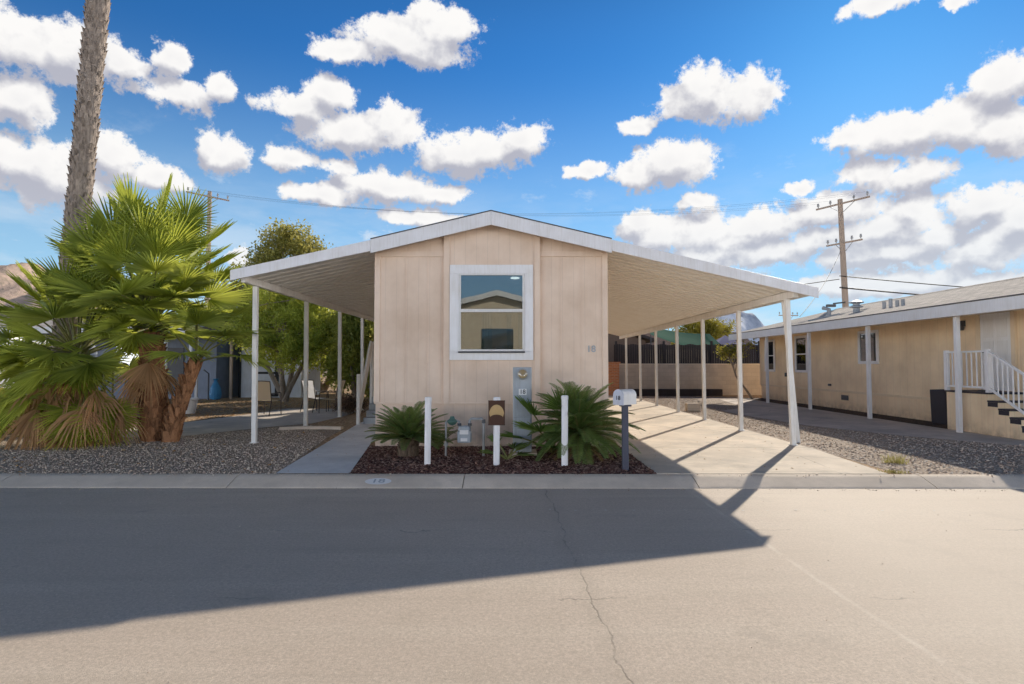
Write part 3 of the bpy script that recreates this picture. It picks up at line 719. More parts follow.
# ------------------------------------------------------------------ plants
def fan(leaf, stem, base, az, el, lp, rad, droop=.5, span=112, n=38, sag=.25, fold=.85, roll=0.):
    """fan palm frond: arched petiole carrying a pleated fan of split segments"""
    base = Vector(base); h = Vector((math.cos(az), math.sin(az), 0)); pts = []
    for i in range(6):
        s = i/5; e = el - droop*s
        if i == 0: pts.append(base.copy())
        else: pts.append(pts[-1] + (h*math.cos(e) + Vector((0,0,1))*math.sin(e))*(lp/5))
    stem.tube(pts, [.026,.022,.019,.016,.014,.012], 5, cap=False)
    e = el - droop*1.25
    t = (h*math.cos(e) + Vector((0,0,1))*math.sin(e)).normalized()
    s = Vector((-math.sin(az), math.cos(az), 0))
    if roll: s = Matrix.Rotation(roll, 3, t) @ s
    nrm = s.cross(t).normalized()
    if nrm.z < 0: nrm = -nrm
    c = pts[-1]; da = 2*R(span)/(n-1)
    for i in range(n):
        a = -R(span) + i*da + rng.uniform(-.012,.012)
        d = t*math.cos(a) + s*math.sin(a) + nrm*(.22*abs(math.sin(a)) - .06)
        d.normalize(); side = (-t*math.sin(a) + s*math.cos(a)).normalized()
        Lg = rad*(.80+.20*math.cos(a*.8))*rng.uniform(.88,1.06)
        rows = []
        dr = sag*rng.uniform(.5,1.6); tw = rng.uniform(-.04,.04)
        for r, wf in ((.04,1.0),(.30,1.0),(.52,.92),(.76,.5),(1.0,.04)):
            p = c + d*(Lg*r) + Vector((0,0,-1))*(dr*Lg*max(0,r-.35)**1.8) + side*tw*max(0,r-.4)
            wd = min(Lg*r, Lg*.5)*da*.46*wf + .002
            rows.append((p + side*wd, p - nrm*(wd*fold*2), p - side*wd))
        vs = [q for rw in rows for q in rw]
        fs = []
        for j in range(4):
            fs += [(3*j,3*j+1,3*j+4,3*j+3),(3*j+1,3*j+2,3*j+5,3*j+4)]
        leaf.add(vs, fs)
def palm_trunk(mb, pts, rads, boots, bsz, boot_mb, seg=14):
    mb.tube(pts, rads, seg, jit=.06)
    P = [Vector(p) for p in pts]
    for i in range(boots):
        s = i/boots*(len(P)-1); k_ = min(int(s), len(P)-2); f = s-k_
        p = P[k_].lerp(P[k_+1], f); r = rads[k_]*(1-f)+rads[k_+1]*f
        a = i*2.39996 + rng.uniform(-.15,.15); o = Vector((math.cos(a), math.sin(a), 0)); sd = Vector((-math.sin(a), math.cos(a), 0))
        w_ = bsz*rng.uniform(.7,1.2); l_ = bsz*rng.uniform(1.1,1.9); out = bsz*rng.uniform(.35,.75)
        b0 = p + o*(r*.93)
        vs = [b0+sd*w_*.6, b0-sd*w_*.6, b0+sd*w_*.42+Vector((0,0,l_))+o*out*.9, b0-sd*w_*.42+Vector((0,0,l_))+o*out*.9,
              b0+sd*w_*.15+Vector((0,0,l_*1.15))+o*out*1.15, b0-sd*w_*.2+Vector((0,0,l_*1.12))+o*out*1.2, b0+Vector((0,0,l_*.95))+o*.0, b0+o*out*.35+Vector((0,0,-.02))]
        boot_mb.add(vs, [(0,7,2),(7,1,3),(7,3,2),(2,3,5,4),(0,2,6),(1,6,3),(2,4,6),(3,6,5),(4,5,6)])
def crown(leaf, stem, c, cnt, e0, e1, lp, rad, **kw):
    for i in range(cnt):
        s = (i+.5)/cnt; az = i*2.39996 + rng.uniform(-.25,.25)
        el = R(e0 + (e1-e0)*s + rng.uniform(-8,8))
        o = Vector((math.cos(az), math.sin(az), 0))*.08
        kk = dict(kw); kk['droop'] = kw.get('droop', .4)*rng.uniform(.5, 1.7 - .7*s)
        fan(leaf, stem, Vector(c)+o+Vector((0,0,-.25*(1-s))), az, el, lp*(.72+.5*s)*rng.uniform(.85,1.15), rad*rng.uniform(.85,1.12), roll=rng.uniform(-.6,.6), **kk)

# tall palm behind the clump
tp = thing('palm_tree', 'tall grey trunked palm rising out of the top of the picture at left', 'palm', (-9.75,12.4,YZ))
pts = []; rads = []
for i in range(60):
    s = i/59; z = YZ + s*14.5; pts.append((-9.79 + .067*z, 12.4, z)); rads.append(.232 - .045*s + .012*math.sin(i*1.7))
tm, bm_ = MB(), MB(); palm_trunk(tm, pts, rads, 1000, .085, bm_)
part('trunk', tm, BARKP, tp); part('leaf_bases', bm_, BARKP, tp)
lf, stm, dd = MB(), MB(), MB(); crown(lf, stm, pts[-1], 30, -45, 80, 1.3, 1.1, n=30); crown(dd, stm, Vector(pts[-1])-Vector((0,0,.4)), 20, -75, -55, .9, .9, n=20)
part('crown', lf, PALMG, tp); part('petioles', stm, PETI, tp); part('dead_fronds', dd, PALMD, tp)

# main fan palm
p1 = thing('palm_tree', 'bushy fan palm with the thickest brown shaggy trunk, in the middle of the palm clump', 'palm', (-7.08,11.4,YZ))
tm, bt = MB(), MB(); pts = [(-7.08-.008*i,11.4,YZ-.05+i*.2) for i in range(11)]; palm_trunk(tm, pts, [.21,.20,.19,.18,.175,.17,.165,.16,.155,.15,.13], 150, .15, bt)
part('trunk', tm, BARKB, p1); part('leaf_bases', bt, BARKB, p1)
lf, stm, dd = MB(), MB(), MB(); crown(lf, stm, (-7.22,11.4,2.72), 38, 24, 90, 1.42, .84, droop=.26, sag=.10, n=36); crown(lf, stm, (-7.15,11.4,2.5), 22, -5, 75, .65, .74, droop=.35, sag=.16, n=34)
for i in range(5): fan(dd, stm, (-7.05,11.4,2.2-.02*i), R(150+i*41), R(rng.uniform(-72,-45)), rng.uniform(.5,.9), rng.uniform(.55,.8), .3, 60, 24, .5)
part('crown', lf, PALMG, p1); part('petioles', stm, PETI, p1); part('dead_fronds', dd, PALMD, p1)
# slim leaning palm
p2 = thing('palm_tree', 'slim young palm with a leaning brown trunk, right edge of the palm clump', 'palm', (-6.62,11.25,YZ))
tm, bt = MB(), MB(); pts = [(-6.68+.045*i+.002*i*i,11.25,YZ-.05+i*.19) for i in range(9)]; palm_trunk(tm, pts, [.15,.14,.12,.105,.095,.09,.085,.08,.07], 85, .12, bt)
part('trunk', tm, BARKB, p2); part('leaf_bases', bt, BARKB, p2)
lf, stm = MB(), MB()
for az, el, l_, r_ in ((20,75,1.0,.75),(300,70,.9,.8),(250,60,1.1,.8),(330,48,1.0,.8),(60,50,1.1,.8),(120,62,1.2,.8),(355,25,.9,.72),(280,30,.8,.7)): fan(lf, stm, (-6.2,11.25,1.62), R(az), R(el), l_, r_, .5, sag=.35)
part('crown', lf, PALMG, p2); part('petioles', stm, PETI, p2)
# left shaggy palm
p3 = thing('palm_tree', 'low shaggy palm with hanging dead fronds at the left edge of the clump', 'palm', (-8.45,11.1,YZ))
tm, bt = MB(), MB(); pts = [(-8.45,11.2,YZ-.05+i*.2) for i in range(8)]; palm_trunk(tm, pts, [.3,.29,.28,.27,.26,.24,.22,.18], 130, .14, bt)
part('trunk', tm, BARKB, p3); part('leaf_bases', bt, BARKB, p3)
lf, stm, dd = MB(), MB(), MB(); crown(lf, stm, (-8.55,11.3,1.95), 38, 0, 86, 1.05, .80, droop=.36, sag=.15, n=36)
for i in range(26): fan(dd, stm, (-8.3+rng.uniform(-.5,.7),10.95+rng.uniform(-.25,.2),1.5+rng.uniform(-.55,.25)), R(rng.uniform(180,400)), R(rng.uniform(-80,-15)), rng.uniform(.35,.8), rng.uniform(.5,.85), .5, rng.uniform(30,65), 17, .7)
for i in range(16): fan(lf, lf, (-8.5+rng.uniform(-.5,.6),11.05,rng.uniform(1.0,1.9)), R(rng.uniform(190,350)), R(rng.uniform(-5,40)), rng.uniform(.45,.8), rng.uniform(.6,.78), rng.uniform(.6,1.2), sag=.15, n=36)
for az, el, b_, rr in ((262,25,(-9.25,10.75,.75),.66),(285,32,(-7.95,10.75,.62),.62),(225,25,(-8.9,10.8,.7),.6),(305,20,(-8.25,10.75,.9),.6),(250,20,(-9.7,10.9,.85),.6)): fan(lf, lf, b_, R(az), R(el), .42, rr, 1.2, sag=.1, n=36)
for i in range(14): fan(dd, stm, (-8.4+rng.uniform(-.8,.6),10.9+rng.uniform(-.1,.2),rng.uniform(1.3,2.0)), R(rng.uniform(200,350)), R(rng.uniform(-75,-30)), rng.uniform(.3,.7), rng.uniform(.5,.85), .5, rng.uniform(22,50), 17, .7)
for az in (225,265,300): fan(dd, stm, (-8.1,10.9,.75), R(az), R(-35), .35, .8, .3, 55, 22, .2)
part('crown', lf, PALMG, p3); part('petioles', stm, PETI, p3); part('dead_fronds', dd, PALMD, p3)

def cycad_frond(mb, st_, base, az, el, L, droop, lw=.16, n=34):
    base = Vector(base); h = Vector((math.cos(az), math.sin(az), 0)); sd = Vector((-math.sin(az), math.cos(az), 0)); p = base.copy(); pts = [p.copy()]; tg = []
    for i in range(12):
        e = el - droop*(i/11)**1.4; t = h*math.cos(e)+Vector((0,0,1))*math.sin(e); tg.append(t); p = p + t*(L/12); pts.append(p.copy())
    tg.append(tg[-1]); st_.tube(pts, [.012-.0008*i for i in range(13)], 4, cap=False)
    for i in range(n):
        s = .12 + .88*i/(n-1); k_ = min(int(s*12), 11); f = s*12-k_; q = pts[k_].lerp(pts[k_+1], f); t = tg[k_]; up = sd.cross(t)
        if up.z < 0: up = -up
        ll = lw*(math.sin(math.pi*min(1,(s*.82+.14)))**.6)*rng.uniform(.9,1.08)
        for sg_ in (-1,1):
            d = (sd*sg_*.78 + t*.55 + up*.32).normalized(); wv = t.cross(d).cross(d).normalized()*.0062
            m1 = q + d*ll*.55; m2 = q + d*ll + Vector((0,0,-.012))
            mb.add([q+wv*.6, q-wv*.6, m1-wv, m1+wv, m2], [(0,1,2,3),(3,2,4)])
c1 = thing('cycad', 'small round cycad with a stubby trunk beside the walkway', 'cycad', (-1.75,9.55,YZ))
tm, bt = MB(), MB(); pts = [(-1.75,9.55,YZ-.05+i*.07) for i in range(6)]; palm_trunk(tm, pts, [.15,.17,.17,.165,.15,.11], 70, .045, bt)
part('trunk', tm, BARKC, c1); part('leaf_bases', bt, BARKC, c1)
lf, stm, dd = MB(), MB(), MB()
for i in range(80): cycad_frond(lf, stm, (-1.75,9.55,.36), i*2.39996, R(4+66*i/80+rng.uniform(-6,6)), rng.uniform(.58,.78), R(30), .13, 42)
part('fronds', lf, CYC, c1); part('stalks', stm, PETI, c1)
c2 = thing('cycad', 'large dark cycad with arching fronds behind the right bollard', 'cycad', (1.02,9.35,YZ))
tm, bt = MB(), MB(); pts = [(1.02,9.35,YZ-.05+i*.07) for i in range(7)]; palm_trunk(tm, pts, [.17,.19,.19,.18,.17,.15,.11], 80, .05, bt)
part('trunk', tm, BARKC, c2); part('leaf_bases', bt, BARKC, c2)
lf, stm, dd = MB(), MB(), MB()
for i in range(100): cycad_frond(lf, stm, (1.02,9.35,.50), i*2.39996, R(-16+98*i/100+rng.uniform(-7,7)), rng.uniform(.70,1.08), R(44), .165, 50)
for az in (190,215,240,262,285,310,335,20): cycad_frond(dd, stm, (1.02,9.3,.32), R(az), R(-8), rng.uniform(.5,.75), R(40), .08, 26)
part('fronds', lf, CYC, c2); part('stalks', stm, PETI, c2); part('dry_fronds', dd, CYCD, c2)
c3 = thing('fan_palm', 'young fan palm leaves between the meter pedestal and the large cycad', 'palm', (.62,9.55,YZ))
lf, stm = MB(), MB()
for az, el, l_, r_ in ((300,82,.75,.55),(200,72,.7,.5),(240,50,.6,.5),(330,60,.7,.5),(180,35,.55,.45),(270,30,.5,.42)): fan(lf, stm, (.62,9.5,.16), R(az), R(el), l_, r_, .3, 85, 26, .15)
part('fronds', lf, foliage('palm_shade', (.06,.14,.03), (.22,.32,.07), .45), c3); part('stalks', stm, PETI, c3)
c4 = thing('seedling_palm', 'thin straggly palm seedling at the foot of the middle bollard', 'plant', (-.12,9.15,YZ))
lf, stm = MB(), MB()
for az, el, l_, r_ in ((20,35,.18,.3),(340,60,.2,.28),(60,50,.25,.3),(200,45,.2,.3),(150,70,.3,.25)): fan(lf, stm, (-.12,9.15,YZ), R(az), R(el), l_, r_, .4, 60, 10, .2)
part('fronds', lf, CYC, c4); part('stalks', stm, PETI, c4)
c5 = thing('seedling_palm', 'straggly young fronds rising behind the leftmost bollard beside the gas meter', 'plant', (-1.28,9.7,YZ))
lf, stm = MB(), MB()
for i in range(12): cycad_frond(lf, stm, (-1.28,9.7,.2), i*2.4, R(rng.uniform(25,75)), rng.uniform(.4,.65), R(45), .10, 22)
part('fronds', lf, CYC, c5); part('stalks', stm, PETI, c5)

# broadleaf / conifer trees
def leaves(clumps, per, spread, size, aspect=.5):
    """leaf quads scattered gaussian-wise around clump centres"""
    C_ = np.repeat(np.array(clumps), per, 0); n = len(C_)
    P = C_ + nr.normal(0, 1, (n,3))*spread
    a = nr.normal(0,1,(n,3)); a /= np.linalg.norm(a,axis=1)[:,None]; b_ = nr.normal(0,1,(n,3)); b_ -= a*(a*b_).sum(1)[:,None]; b_ /= np.linalg.norm(b_,axis=1)[:,None]
    sz = size*nr.uniform(.6,1.4,n)[:,None]
    V = np.stack([P-a*sz, P+b_*sz*aspect, P+a*sz, P-b_*sz*aspect], 1).reshape(-1,3)
    F = np.arange(4*n).reshape(-1,4); mb = MB(); mb.npadd(V, F); return mb
def clumps_in(lobes, n, shell=.55):
    out = []; vol = [l[3]*l[4]*l[5] for l in lobes]
    for i in range(n):
        l = rng.choices(lobes, vol)[0]
        while True:
            p = Vector((rng.gauss(0,1), rng.gauss(0,1), rng.gauss(0,1))).normalized()
            r = rng.uniform(shell, 1.08)
            break
        out.append((l[0]+p.x*r*l[3], l[1]+p.y*r*l[4], l[2]+p.z*r*l[5]))
    return out
def tree(label, base, lobes, m, n=160, per=70, spread=.16, size=.06, trunk_r=.16, stems=3, cat='tree', name='tree', bk=BARKT, aspect=.5, shell=.5):
    t = thing(name, label, cat, base)
    cl = clumps_in(lobes, n, shell); tm = MB(); b = Vector(base)
    for s in range(stems):
        l = lobes[s % len(lobes)]; top = Vector((l[0], l[1], l[2])) + Vector((rng.uniform(-.3,.3), rng.uniform(-.3,.3), 0))
        o = Vector((rng.uniform(-1,1), rng.uniform(-1,1), 0))*trunk_r*1.2*(stems > 1); md = b.lerp(top, .5) + Vector((rng.uniform(-.25,.25), rng.uniform(-.2,.2), 0))
        tm.tube([b+o-Vector((0,0,.05)), b+o*1.2+(md-b)*.4, md, md.lerp(top,.6), top], [trunk_r, trunk_r*.85, trunk_r*.7, trunk_r*.5, trunk_r*.25], 8, jit=.08)
        for c in rng.sample(cl, min(12, len(cl))):
            c = Vector(c); q = md.lerp(top, rng.uniform(.1,1))
            tm.tube([q, q.lerp(c,.5)+Vector((0,0,.08)), c], [trunk_r*.3, trunk_r*.18, .012], 5, cap=False)
    part('trunk', tm, bk, t); part('crown', leaves(cl, per, spread, size, aspect), m, t)
    return t
tree('spreading juniper with sunlit yellow green tufts and several bare leaning trunks behind the patio chairs', (-9.2,23.2,YZ),
     [(-10.6,23,3.1,1.1,1.0,.8),(-9.2,22.6,2.8,1.3,1.0,1.0),(-7.9,23,3.0,1.0,1.0,1.1),(-10.0,23.3,4.1,1.2,1.0,.7),(-8.4,23.3,4.3,1.1,1.0,.8),(-8.9,22.4,2.1,1.1,.7,.7),(-7.6,22.6,2.0,.8,.7,.7)], JUN, 380, 95, .15, .055, .12, 5)
tree('tall olive brown tree behind the juniper, its rounded top above the porch canopy', (-11.2,28.5,YZ),
     [(-11.2,28.5,7.0,1.6,1.5,1.5),(-12.6,28.5,5.4,1.4,1.4,1.3),(-9.8,28.5,6.1,1.4,1.4,1.0),(-11,28.3,4.6,2.,1.6,1.4)], OAK, 460, 90, .22, .075, .2, 3)
tree('dark leafy tree right of the juniper, close to the porch posts', (-6.2,22.6,YZ),
     [(-6.5,22.6,2.6,.9,.8,1.2),(-5.9,22.7,2.0,.55,.7,1.4),(-6.5,22.4,1.2,.7,.6,.7),(-6.0,22.8,3.2,.7,.7,.9)], DKT, 190, 90, .17, .065, .13, 3)
tree('dark hedge like tree filling the gap beside the entry steps', (-4.9,27.5,YZ),
     [(-5.0,27.5,2.4,1.2,1.0,1.9),(-3.9,28.5,2.8,1.0,1.0,2.),(-6.2,28,2.8,1.2,1.,1.8)], DKT, 200, 90, .2, .075, .13, 2)
tree('broad dark evergreen mass behind the juniper, filling the gap below the tall olive tree', (-10.2,30.5,YZ),
     [(-11.6,30.5,2.8,1.8,1.2,2.2),(-9.2,30.5,3.0,1.8,1.2,2.3),(-7.4,30.5,2.6,1.5,1.1,2.0),(-13.4,30.8,2.4,1.3,1.1,1.7)], DKT, 340, 90, .24, .085, .16, 4)
tree('thin sparse tree behind the shed at left of the juniper', (-14.4,30,YZ),
     [(-14.4,30,4.6,1.3,1.2,1.2),(-13.2,30,5.4,1.0,1.0,.8),(-15.4,30,3.9,1.1,1,1.)], OAK, 110, 60, .2, .07, .12, 3)
tree('pale green willowy shrub catching the light behind the third porch post', (-5.45,22.3,YZ),
     [(-5.45,22.3,2.0,.3,.4,.9),(-5.4,22.3,1.0,.3,.35,.5)], OAK, 70, 90, .13, .055, .05, 3, 'shrub', 'shrub')
tree('low dry brown bush at the foot of the porch posts', (-5.0,17.5,YZ), [(-5.0,17.5,.38,.42,.4,.22)], BRNB, 60, 60, .07, .03, .02, 3, 'shrub', 'shrub')
tree('yellow green shrub at the far left edge beside the palms', (-10.7,12.2,YZ), [(-10.8,12.2,.62,.75,.6,.5),(-10.0,12.0,.45,.5,.4,.35)], YEL, 90, 70, .09, .04, .03, 4, 'shrub', 'shrub')
tree('rounded green shrub at the foot of the dark leafy tree', (-5.6,24.0,YZ), [(-5.6,24.0,.75,.6,.5,.6)], OAK, 60, 80, .12, .05, .03, 3, 'shrub', 'shrub')
tree('yellow green tree crown beyond the back wall, behind the pale tent', (14.9,46,YZ),
     [(13.8,46,4.0,1.6,1.4,.8),(15.6,46,4.2,1.7,1.4,.9),(14.6,46,4.7,1.2,1.2,.6)], YEL, 120, 70, .25, .09, .14, 3)
tree('small crooked tree with a few yellow leaves against the block wall', (10.05,24.6,YZ),
     [(9.1,24.5,2.1,.55,.4,.3),(9.75,24.6,2.35,.45,.35,.25)], YEL, 26, 40, .11, .05, .055, 1)
# weeds
def tuft(label, x, y, n, h):
    mb = MB()
    for i in range(n):
        a = rng.uniform(0,6.28); r = rng.uniform(0,.14); b = Vector((x+r*math.cos(a)*1.4, y+r*math.sin(a), YZ)); d = Vector((rng.uniform(-.5,.5), rng.uniform(-.5,.5), 1))*h*rng.uniform(.4,1.1); s = Vector((math.cos(a),math.sin(a),0))*.004
        mb.add([b-s, b+s, b+d*.6+s*.7, b+d*.6-s*.7, b+d+Vector((d.x,d.y,0))*.4], [(0,1,2,3),(3,2,4)])
    o = part('weed', mb, GRASSM); tag(o, label, 'weed')
tuft('dry yellow grass tuft growing in the right gravel strip', 5.75,8.85,130,.16)
tuft('low green weed at the kerb edge by the driveway corner', 5.22,8.08,150,.05)

# ------------------------------------------------------------------ patio chairs
def chair(label, x, y, rz, sling, g='sling patio chairs'):
    t = thing('patio_chair', label, 'chair', (0,0,0), g)
    for sx in (-.27,.27):
        f = MB(); f.tube([(sx,-.28,0),(sx,-.26,.62),(sx,-.2,.65),(sx,.24,.63)], .013, 8); part('leg', f, BRONZE, t)
        f = MB(); f.tube([(sx,.36,0),(sx,.24,.42),(sx*.98,.33,.98)], .013, 8); part('leg', f, BRONZE, t)
    s_ = MB(); vs = []
    for q in ((-.25,.42),(-.05,.40),(.2,.40)): vs += [(-.25,q[0],q[1]),(.25,q[0],q[1])]
    s_.add(vs, [(0,1,3,2),(2,3,5,4)]); part('seat', s_, sling, t)
    s_ = MB(); vs = []
    for i in range(5): q = i/4; vs += [(-.255,.22+.12*q-.03*math.sin(q*3.1),.44+.54*q),(.255,.22+.12*q-.03*math.sin(q*3.1),.44+.54*q)]
    s_.add(vs, [(2*i,2*i+1,2*i+3,2*i+2) for i in range(4)]); part('backrest', s_, sling, t)
    f = MB(); f.tube([(-.265,.335,.985),(0,.35,1.0),(.265,.335,.985)], .013, 8); f.tube([(-.27,-.26,.40),(.27,-.26,.40)], .012, 8); f.tube([(-.27,.23,.41),(.27,.23,.41)], .012, 8); part('frame', f, BRONZE, t)
    t.location = (x,y,YZ+.012); t.rotation_euler = (0,0,rz); return t
chair('tan sling patio chair seen from behind, nearest the front porch post', -7.25,17.0,R(172),SLING)
chair('pale sling patio chair half hidden by the second porch post', -6.25,18.2,R(150),SLINGW)
chair('bronze framed patio chair seen side on, right of the second porch post', -5.62,17.8,R(-95),SLING)

# ------------------------------------------------------------------ left background
h4 = thing('manufactured_home', 'blue grey home behind the palm clump with a white edged porch roof', 'house', (-18,25,YZ))
part('wall', MB().box(-27,-12.9,25,33,YZ,3.1), BLUEW, h4)
part('window', MB().box(-17.2,-16.2,24.94,24.995,1.2,2.5), GLASSD, h4); part('door', MB().box(-15.2,-14.3,24.95,24.995,.3,2.3), DGREY, h4)
part('roof', MB().prism([(24.9,3.1),(33.2,3.1),(33.2,3.25),(29,3.9),(22.6,3.0),(22.6,2.9)], -27.3, -12.6, 'x'), SHING, h4)
part('fascia', MB().box(-27.3,-12.6,22.55,22.6,2.8,3.05), WHITE, h4)
for x_ in (-13.75,-12.75,-17.5,-22): part('post', MB().box(x_-.05,x_+.05,22.7,22.8,YZ,2.9), WHITE, h4)
part('post', MB().box(-12.58,-12.49,22.74,22.83,YZ,2.9), WHITE, h4)
shd = thing('garden_shed', 'pale grey shed with black edge trim and a black framed door, left of the juniper', 'shed', (-11.3,26.2,YZ))
part('wall', MB().prism([(-12.35,YZ),(-9.6,YZ),(-9.6,2.5),(-10.2,3.3),(-11.0,3.6),(-11.8,3.3),(-12.35,2.5)], 26, 28.6), SHEDW, shd)
tr = MB()
for a, b in (((-12.4,2.45),(-11.82,3.34)),((-11.82,3.34),(-11.0,3.66)),((-11.0,3.66),(-10.18,3.34)),((-10.18,3.34),(-9.55,2.45))): tr.bar((a[0],25.98,a[1]),(b[0],25.98,b[1]),.12,.12,(0,0,1))
tr.box(-12.39,-12.29,25.95,25.995,YZ,2.48); part('trim', tr, BLACK, shd)
part('door', MB().box(-11.68,-10.7,25.96,25.99,.2,2.2), SHEDW, shd)
dtr = MB(); frame(dtr, -11.78,-10.6,.15,2.32, -11.64,-10.74,.25,2.2, 25.93,25.985); dtr.box(-11.64,-10.74,25.935,25.975,1.15,1.25); part('door_frame', dtr, BLACK, shd)
po = MB(); po.box(-12.13,-12.03,24.6,24.7,YZ,3.0); tag(part('timber_post', po, WOODP), 'brown timber post standing in front of the grey shed', 'post')
pt = MB(); pt.lathe((-9.9,17.55,YZ+.006),[(.0,0),(.20,.0),(.28,.40),(.31,.41),(.31,.46),(.27,.46),(.25,.40),(.0,.40)],20)
tag(part('planter_pot', pt, WHITE), 'white round planter pot on the dirt beside the slim palm', 'pot')
bg = thing('blue_bag', 'blue plastic bag hanging full beside the shed corner', 'bag', (-12.5,24.2,YZ))
part('sack', MB().lathe((-12.5,24.2,YZ+.007),[(.05,0),(.20,.04),(.24,.22),(.20,.5),(.09,.72),(.06,.80),(.13,.88)],14), BLUEB, bg)
part('cart_handle', MB().tube([(-12.75,24.1,YZ),(-12.75,24.1,1.2),(-12.95,24.1,1.35)], .03, 8), DGREY, bg)
van = thing('parked_van', 'white van parked at the far left behind the palm fronds', 'van', (-14.6,16.5,YZ))
bp = [(14.2,.45),(19.0,.45),(19.05,1.2),(19.0,2.15),(18.6,2.35),(15.6,2.35),(15.0,1.55),(14.25,1.35),(14.1,.9)]
part('body', MB().prism(bp, -15.6, -13.7, 'x'), CARW, van, bevel=.08)
part('windscreen', MB().bar((-14.65,15.27,1.99),(-14.65,14.98,1.60),1.6,.02,(0,1,0)), GLASSD, van)
part('side_window', MB().box(-13.698,-13.69,15.6,18.5,1.5,2.1), GLASSD, van)
for yy in (15.1,18.1):
    for xx in (-15.5,-13.8):
        wl = part('wheel', MB().tube([(xx-.1,yy,YZ+.34),(xx+.1,yy,YZ+.34)], .34, 20), RUBBER, van); part('rim', MB().tube([(xx-.11,yy,YZ+.34),(xx+.11,yy,YZ+.34)], .2, 14), GALV, wl)
for xx in (-15.3,-14.0): part('headlight', MB().box(xx-.15,xx+.15,14.1,14.2,1.0,1.2), PLATE, van)

# ------------------------------------------------------------------ right background
bw = thing('block_wall', 'tan concrete block wall across the back of the side yard', 'wall', (9,28.2,YZ))
part('wall', MB().box(5.0,13.5,28.1,28.3,YZ-.02,1.56), BLOCKW, bw); part('cap', MB().box(4.98,13.52,28.06,28.34,1.562,1.62), KERB, bw)
tag(part('brick_pillar', MB().box(4.25,4.95,27.6,28.05,YZ,1.62).box(4.2,5.0,27.55,28.1,1.622,1.70), BRICK), 'orange red brick pillar at the back corner of the driveway', 'pillar')
tag(part('dark_edging', MB().box(5.6,9.7,27.2,27.5,YZ,.42), DFENCE, bevel=.02), 'long low dark edging along the foot of the block wall', 'edging')  # long low dark box at the wall foot
rk = MB(); rk.box(5.42,5.85,18.35,18.6,YZ,YZ+.26); tag(part('stone_block', rk, BLOCKW, bevel=.03), 'tan rectangular stone block on the gravel beside the carport posts', 'block')
df = thing('slat_fence', 'dark slatted screen fence standing behind the block wall', 'fence', (10,30.5,YZ))
sl_ = MB()
for i in range(84): sl_.box(5.2+i*.12,5.2+i*.12+.105,30.5,30.53,YZ,2.62+.03*math.sin(i))
part('slats', sl_, DFENCE, df)
for x_ in (5.3,7.8,10.3,12.8,15.2): part('post', MB().box(x_-.05,x_+.05,30.40,30.495,YZ,2.8), DFENCE, df)
dh = thing('back_house', 'dark brown gabled house partly hidden behind the fence and carport', 'house', (7,40,YZ))
part('wall', MB().prism([(3.5,YZ),(9.0,YZ),(9.0,3.2),(6.3,4.2),(3.5,3.2)], 40, 46), paint('brown_wall',(.16,.11,.085),.8,.1), dh)
part('roof', MB().prism([(3.0,3.1),(6.3,4.3),(9.6,3.1),(9.6,3.3),(6.3,4.5),(3.0,3.3)], 39.5, 46.5), DFENCE, dh)
dh2 = thing('back_house', 'low tan house roof showing beyond the green shade cloth', 'house', (16,52,YZ))
part('wall', MB().box(11,21,52,58,YZ,3.0), TANW, dh2); part('roof', MB().prism([(51.5,2.9),(58.5,2.9),(55,4.6)], 10.5, 21.5, 'x'), m_shingle('red_shingle', (.34,.22,.17)), dh2)
gt = thing('shade_cloth', 'green shade cloth stretched on poles behind the block wall', 'shade sail', (9.5,33,YZ))
vs = []; N = 8
for i in range(N+1):
    for j in range(N+1):
        s, q = i/N, j/N; x_ = 7.4+4.2*s; y_ = 31.6+3.*q; z_ = (3.75-.95*s)*(1-q)+(4.1-.7*s)*q - .35*math.sin(math.pi*s)*.6 - .2*math.sin(math.pi*q); z_ -= .55*(1-q)**3
        vs.append((x_,y_,z_))
mbg = MB(); mbg.add(vs, [(i*(N+1)+j,(i+1)*(N+1)+j,(i+1)*(N+1)+j+1,i*(N+1)+j+1) for i in range(N) for j in range(N)])
part('cloth', mbg, GREENT, gt, smooth=True)
for x_, y_, z_ in ((7.4,31.6,3.2),(11.6,31.6,2.4),(7.4,34.6,4.1),(11.6,34.6,3.4)): part('pole', MB().tube([(x_,y_,YZ),(x_,y_,z_)], .03, 8), DGREY, gt)
tn = thing('canopy_tent', 'pale lavender peaked canopy tent beyond the block wall', 'tent', (12.3,34,YZ))
c_ = Vector((12.3,34,3.28)); q_ = [Vector((11.2,32.9,2.66)),Vector((13.4,32.9,2.66)),Vector((13.4,35.1,2.66)),Vector((11.2,35.1,2.66))]
tm = MB()
for i in range(4):
    a, b = q_[i], q_[(i+1)%4]; ma, mb_ = a.lerp(c_,.55)-Vector((0,0,.07)), b.lerp(c_,.55)-Vector((0,0,.07))
    tm.add([a,b,mb_,ma,c_,a-Vector((0,0,.16)),b-Vector((0,0,.16))], [(0,1,2,3),(3,2,4),(5,6,1,0)])
part('canopy', tm, TENT, tn)
for a in q_: part('pole', MB().tube([(a.x,a.y,YZ),(a.x,a.y,2.65)], .03, 8), GALV, tn)

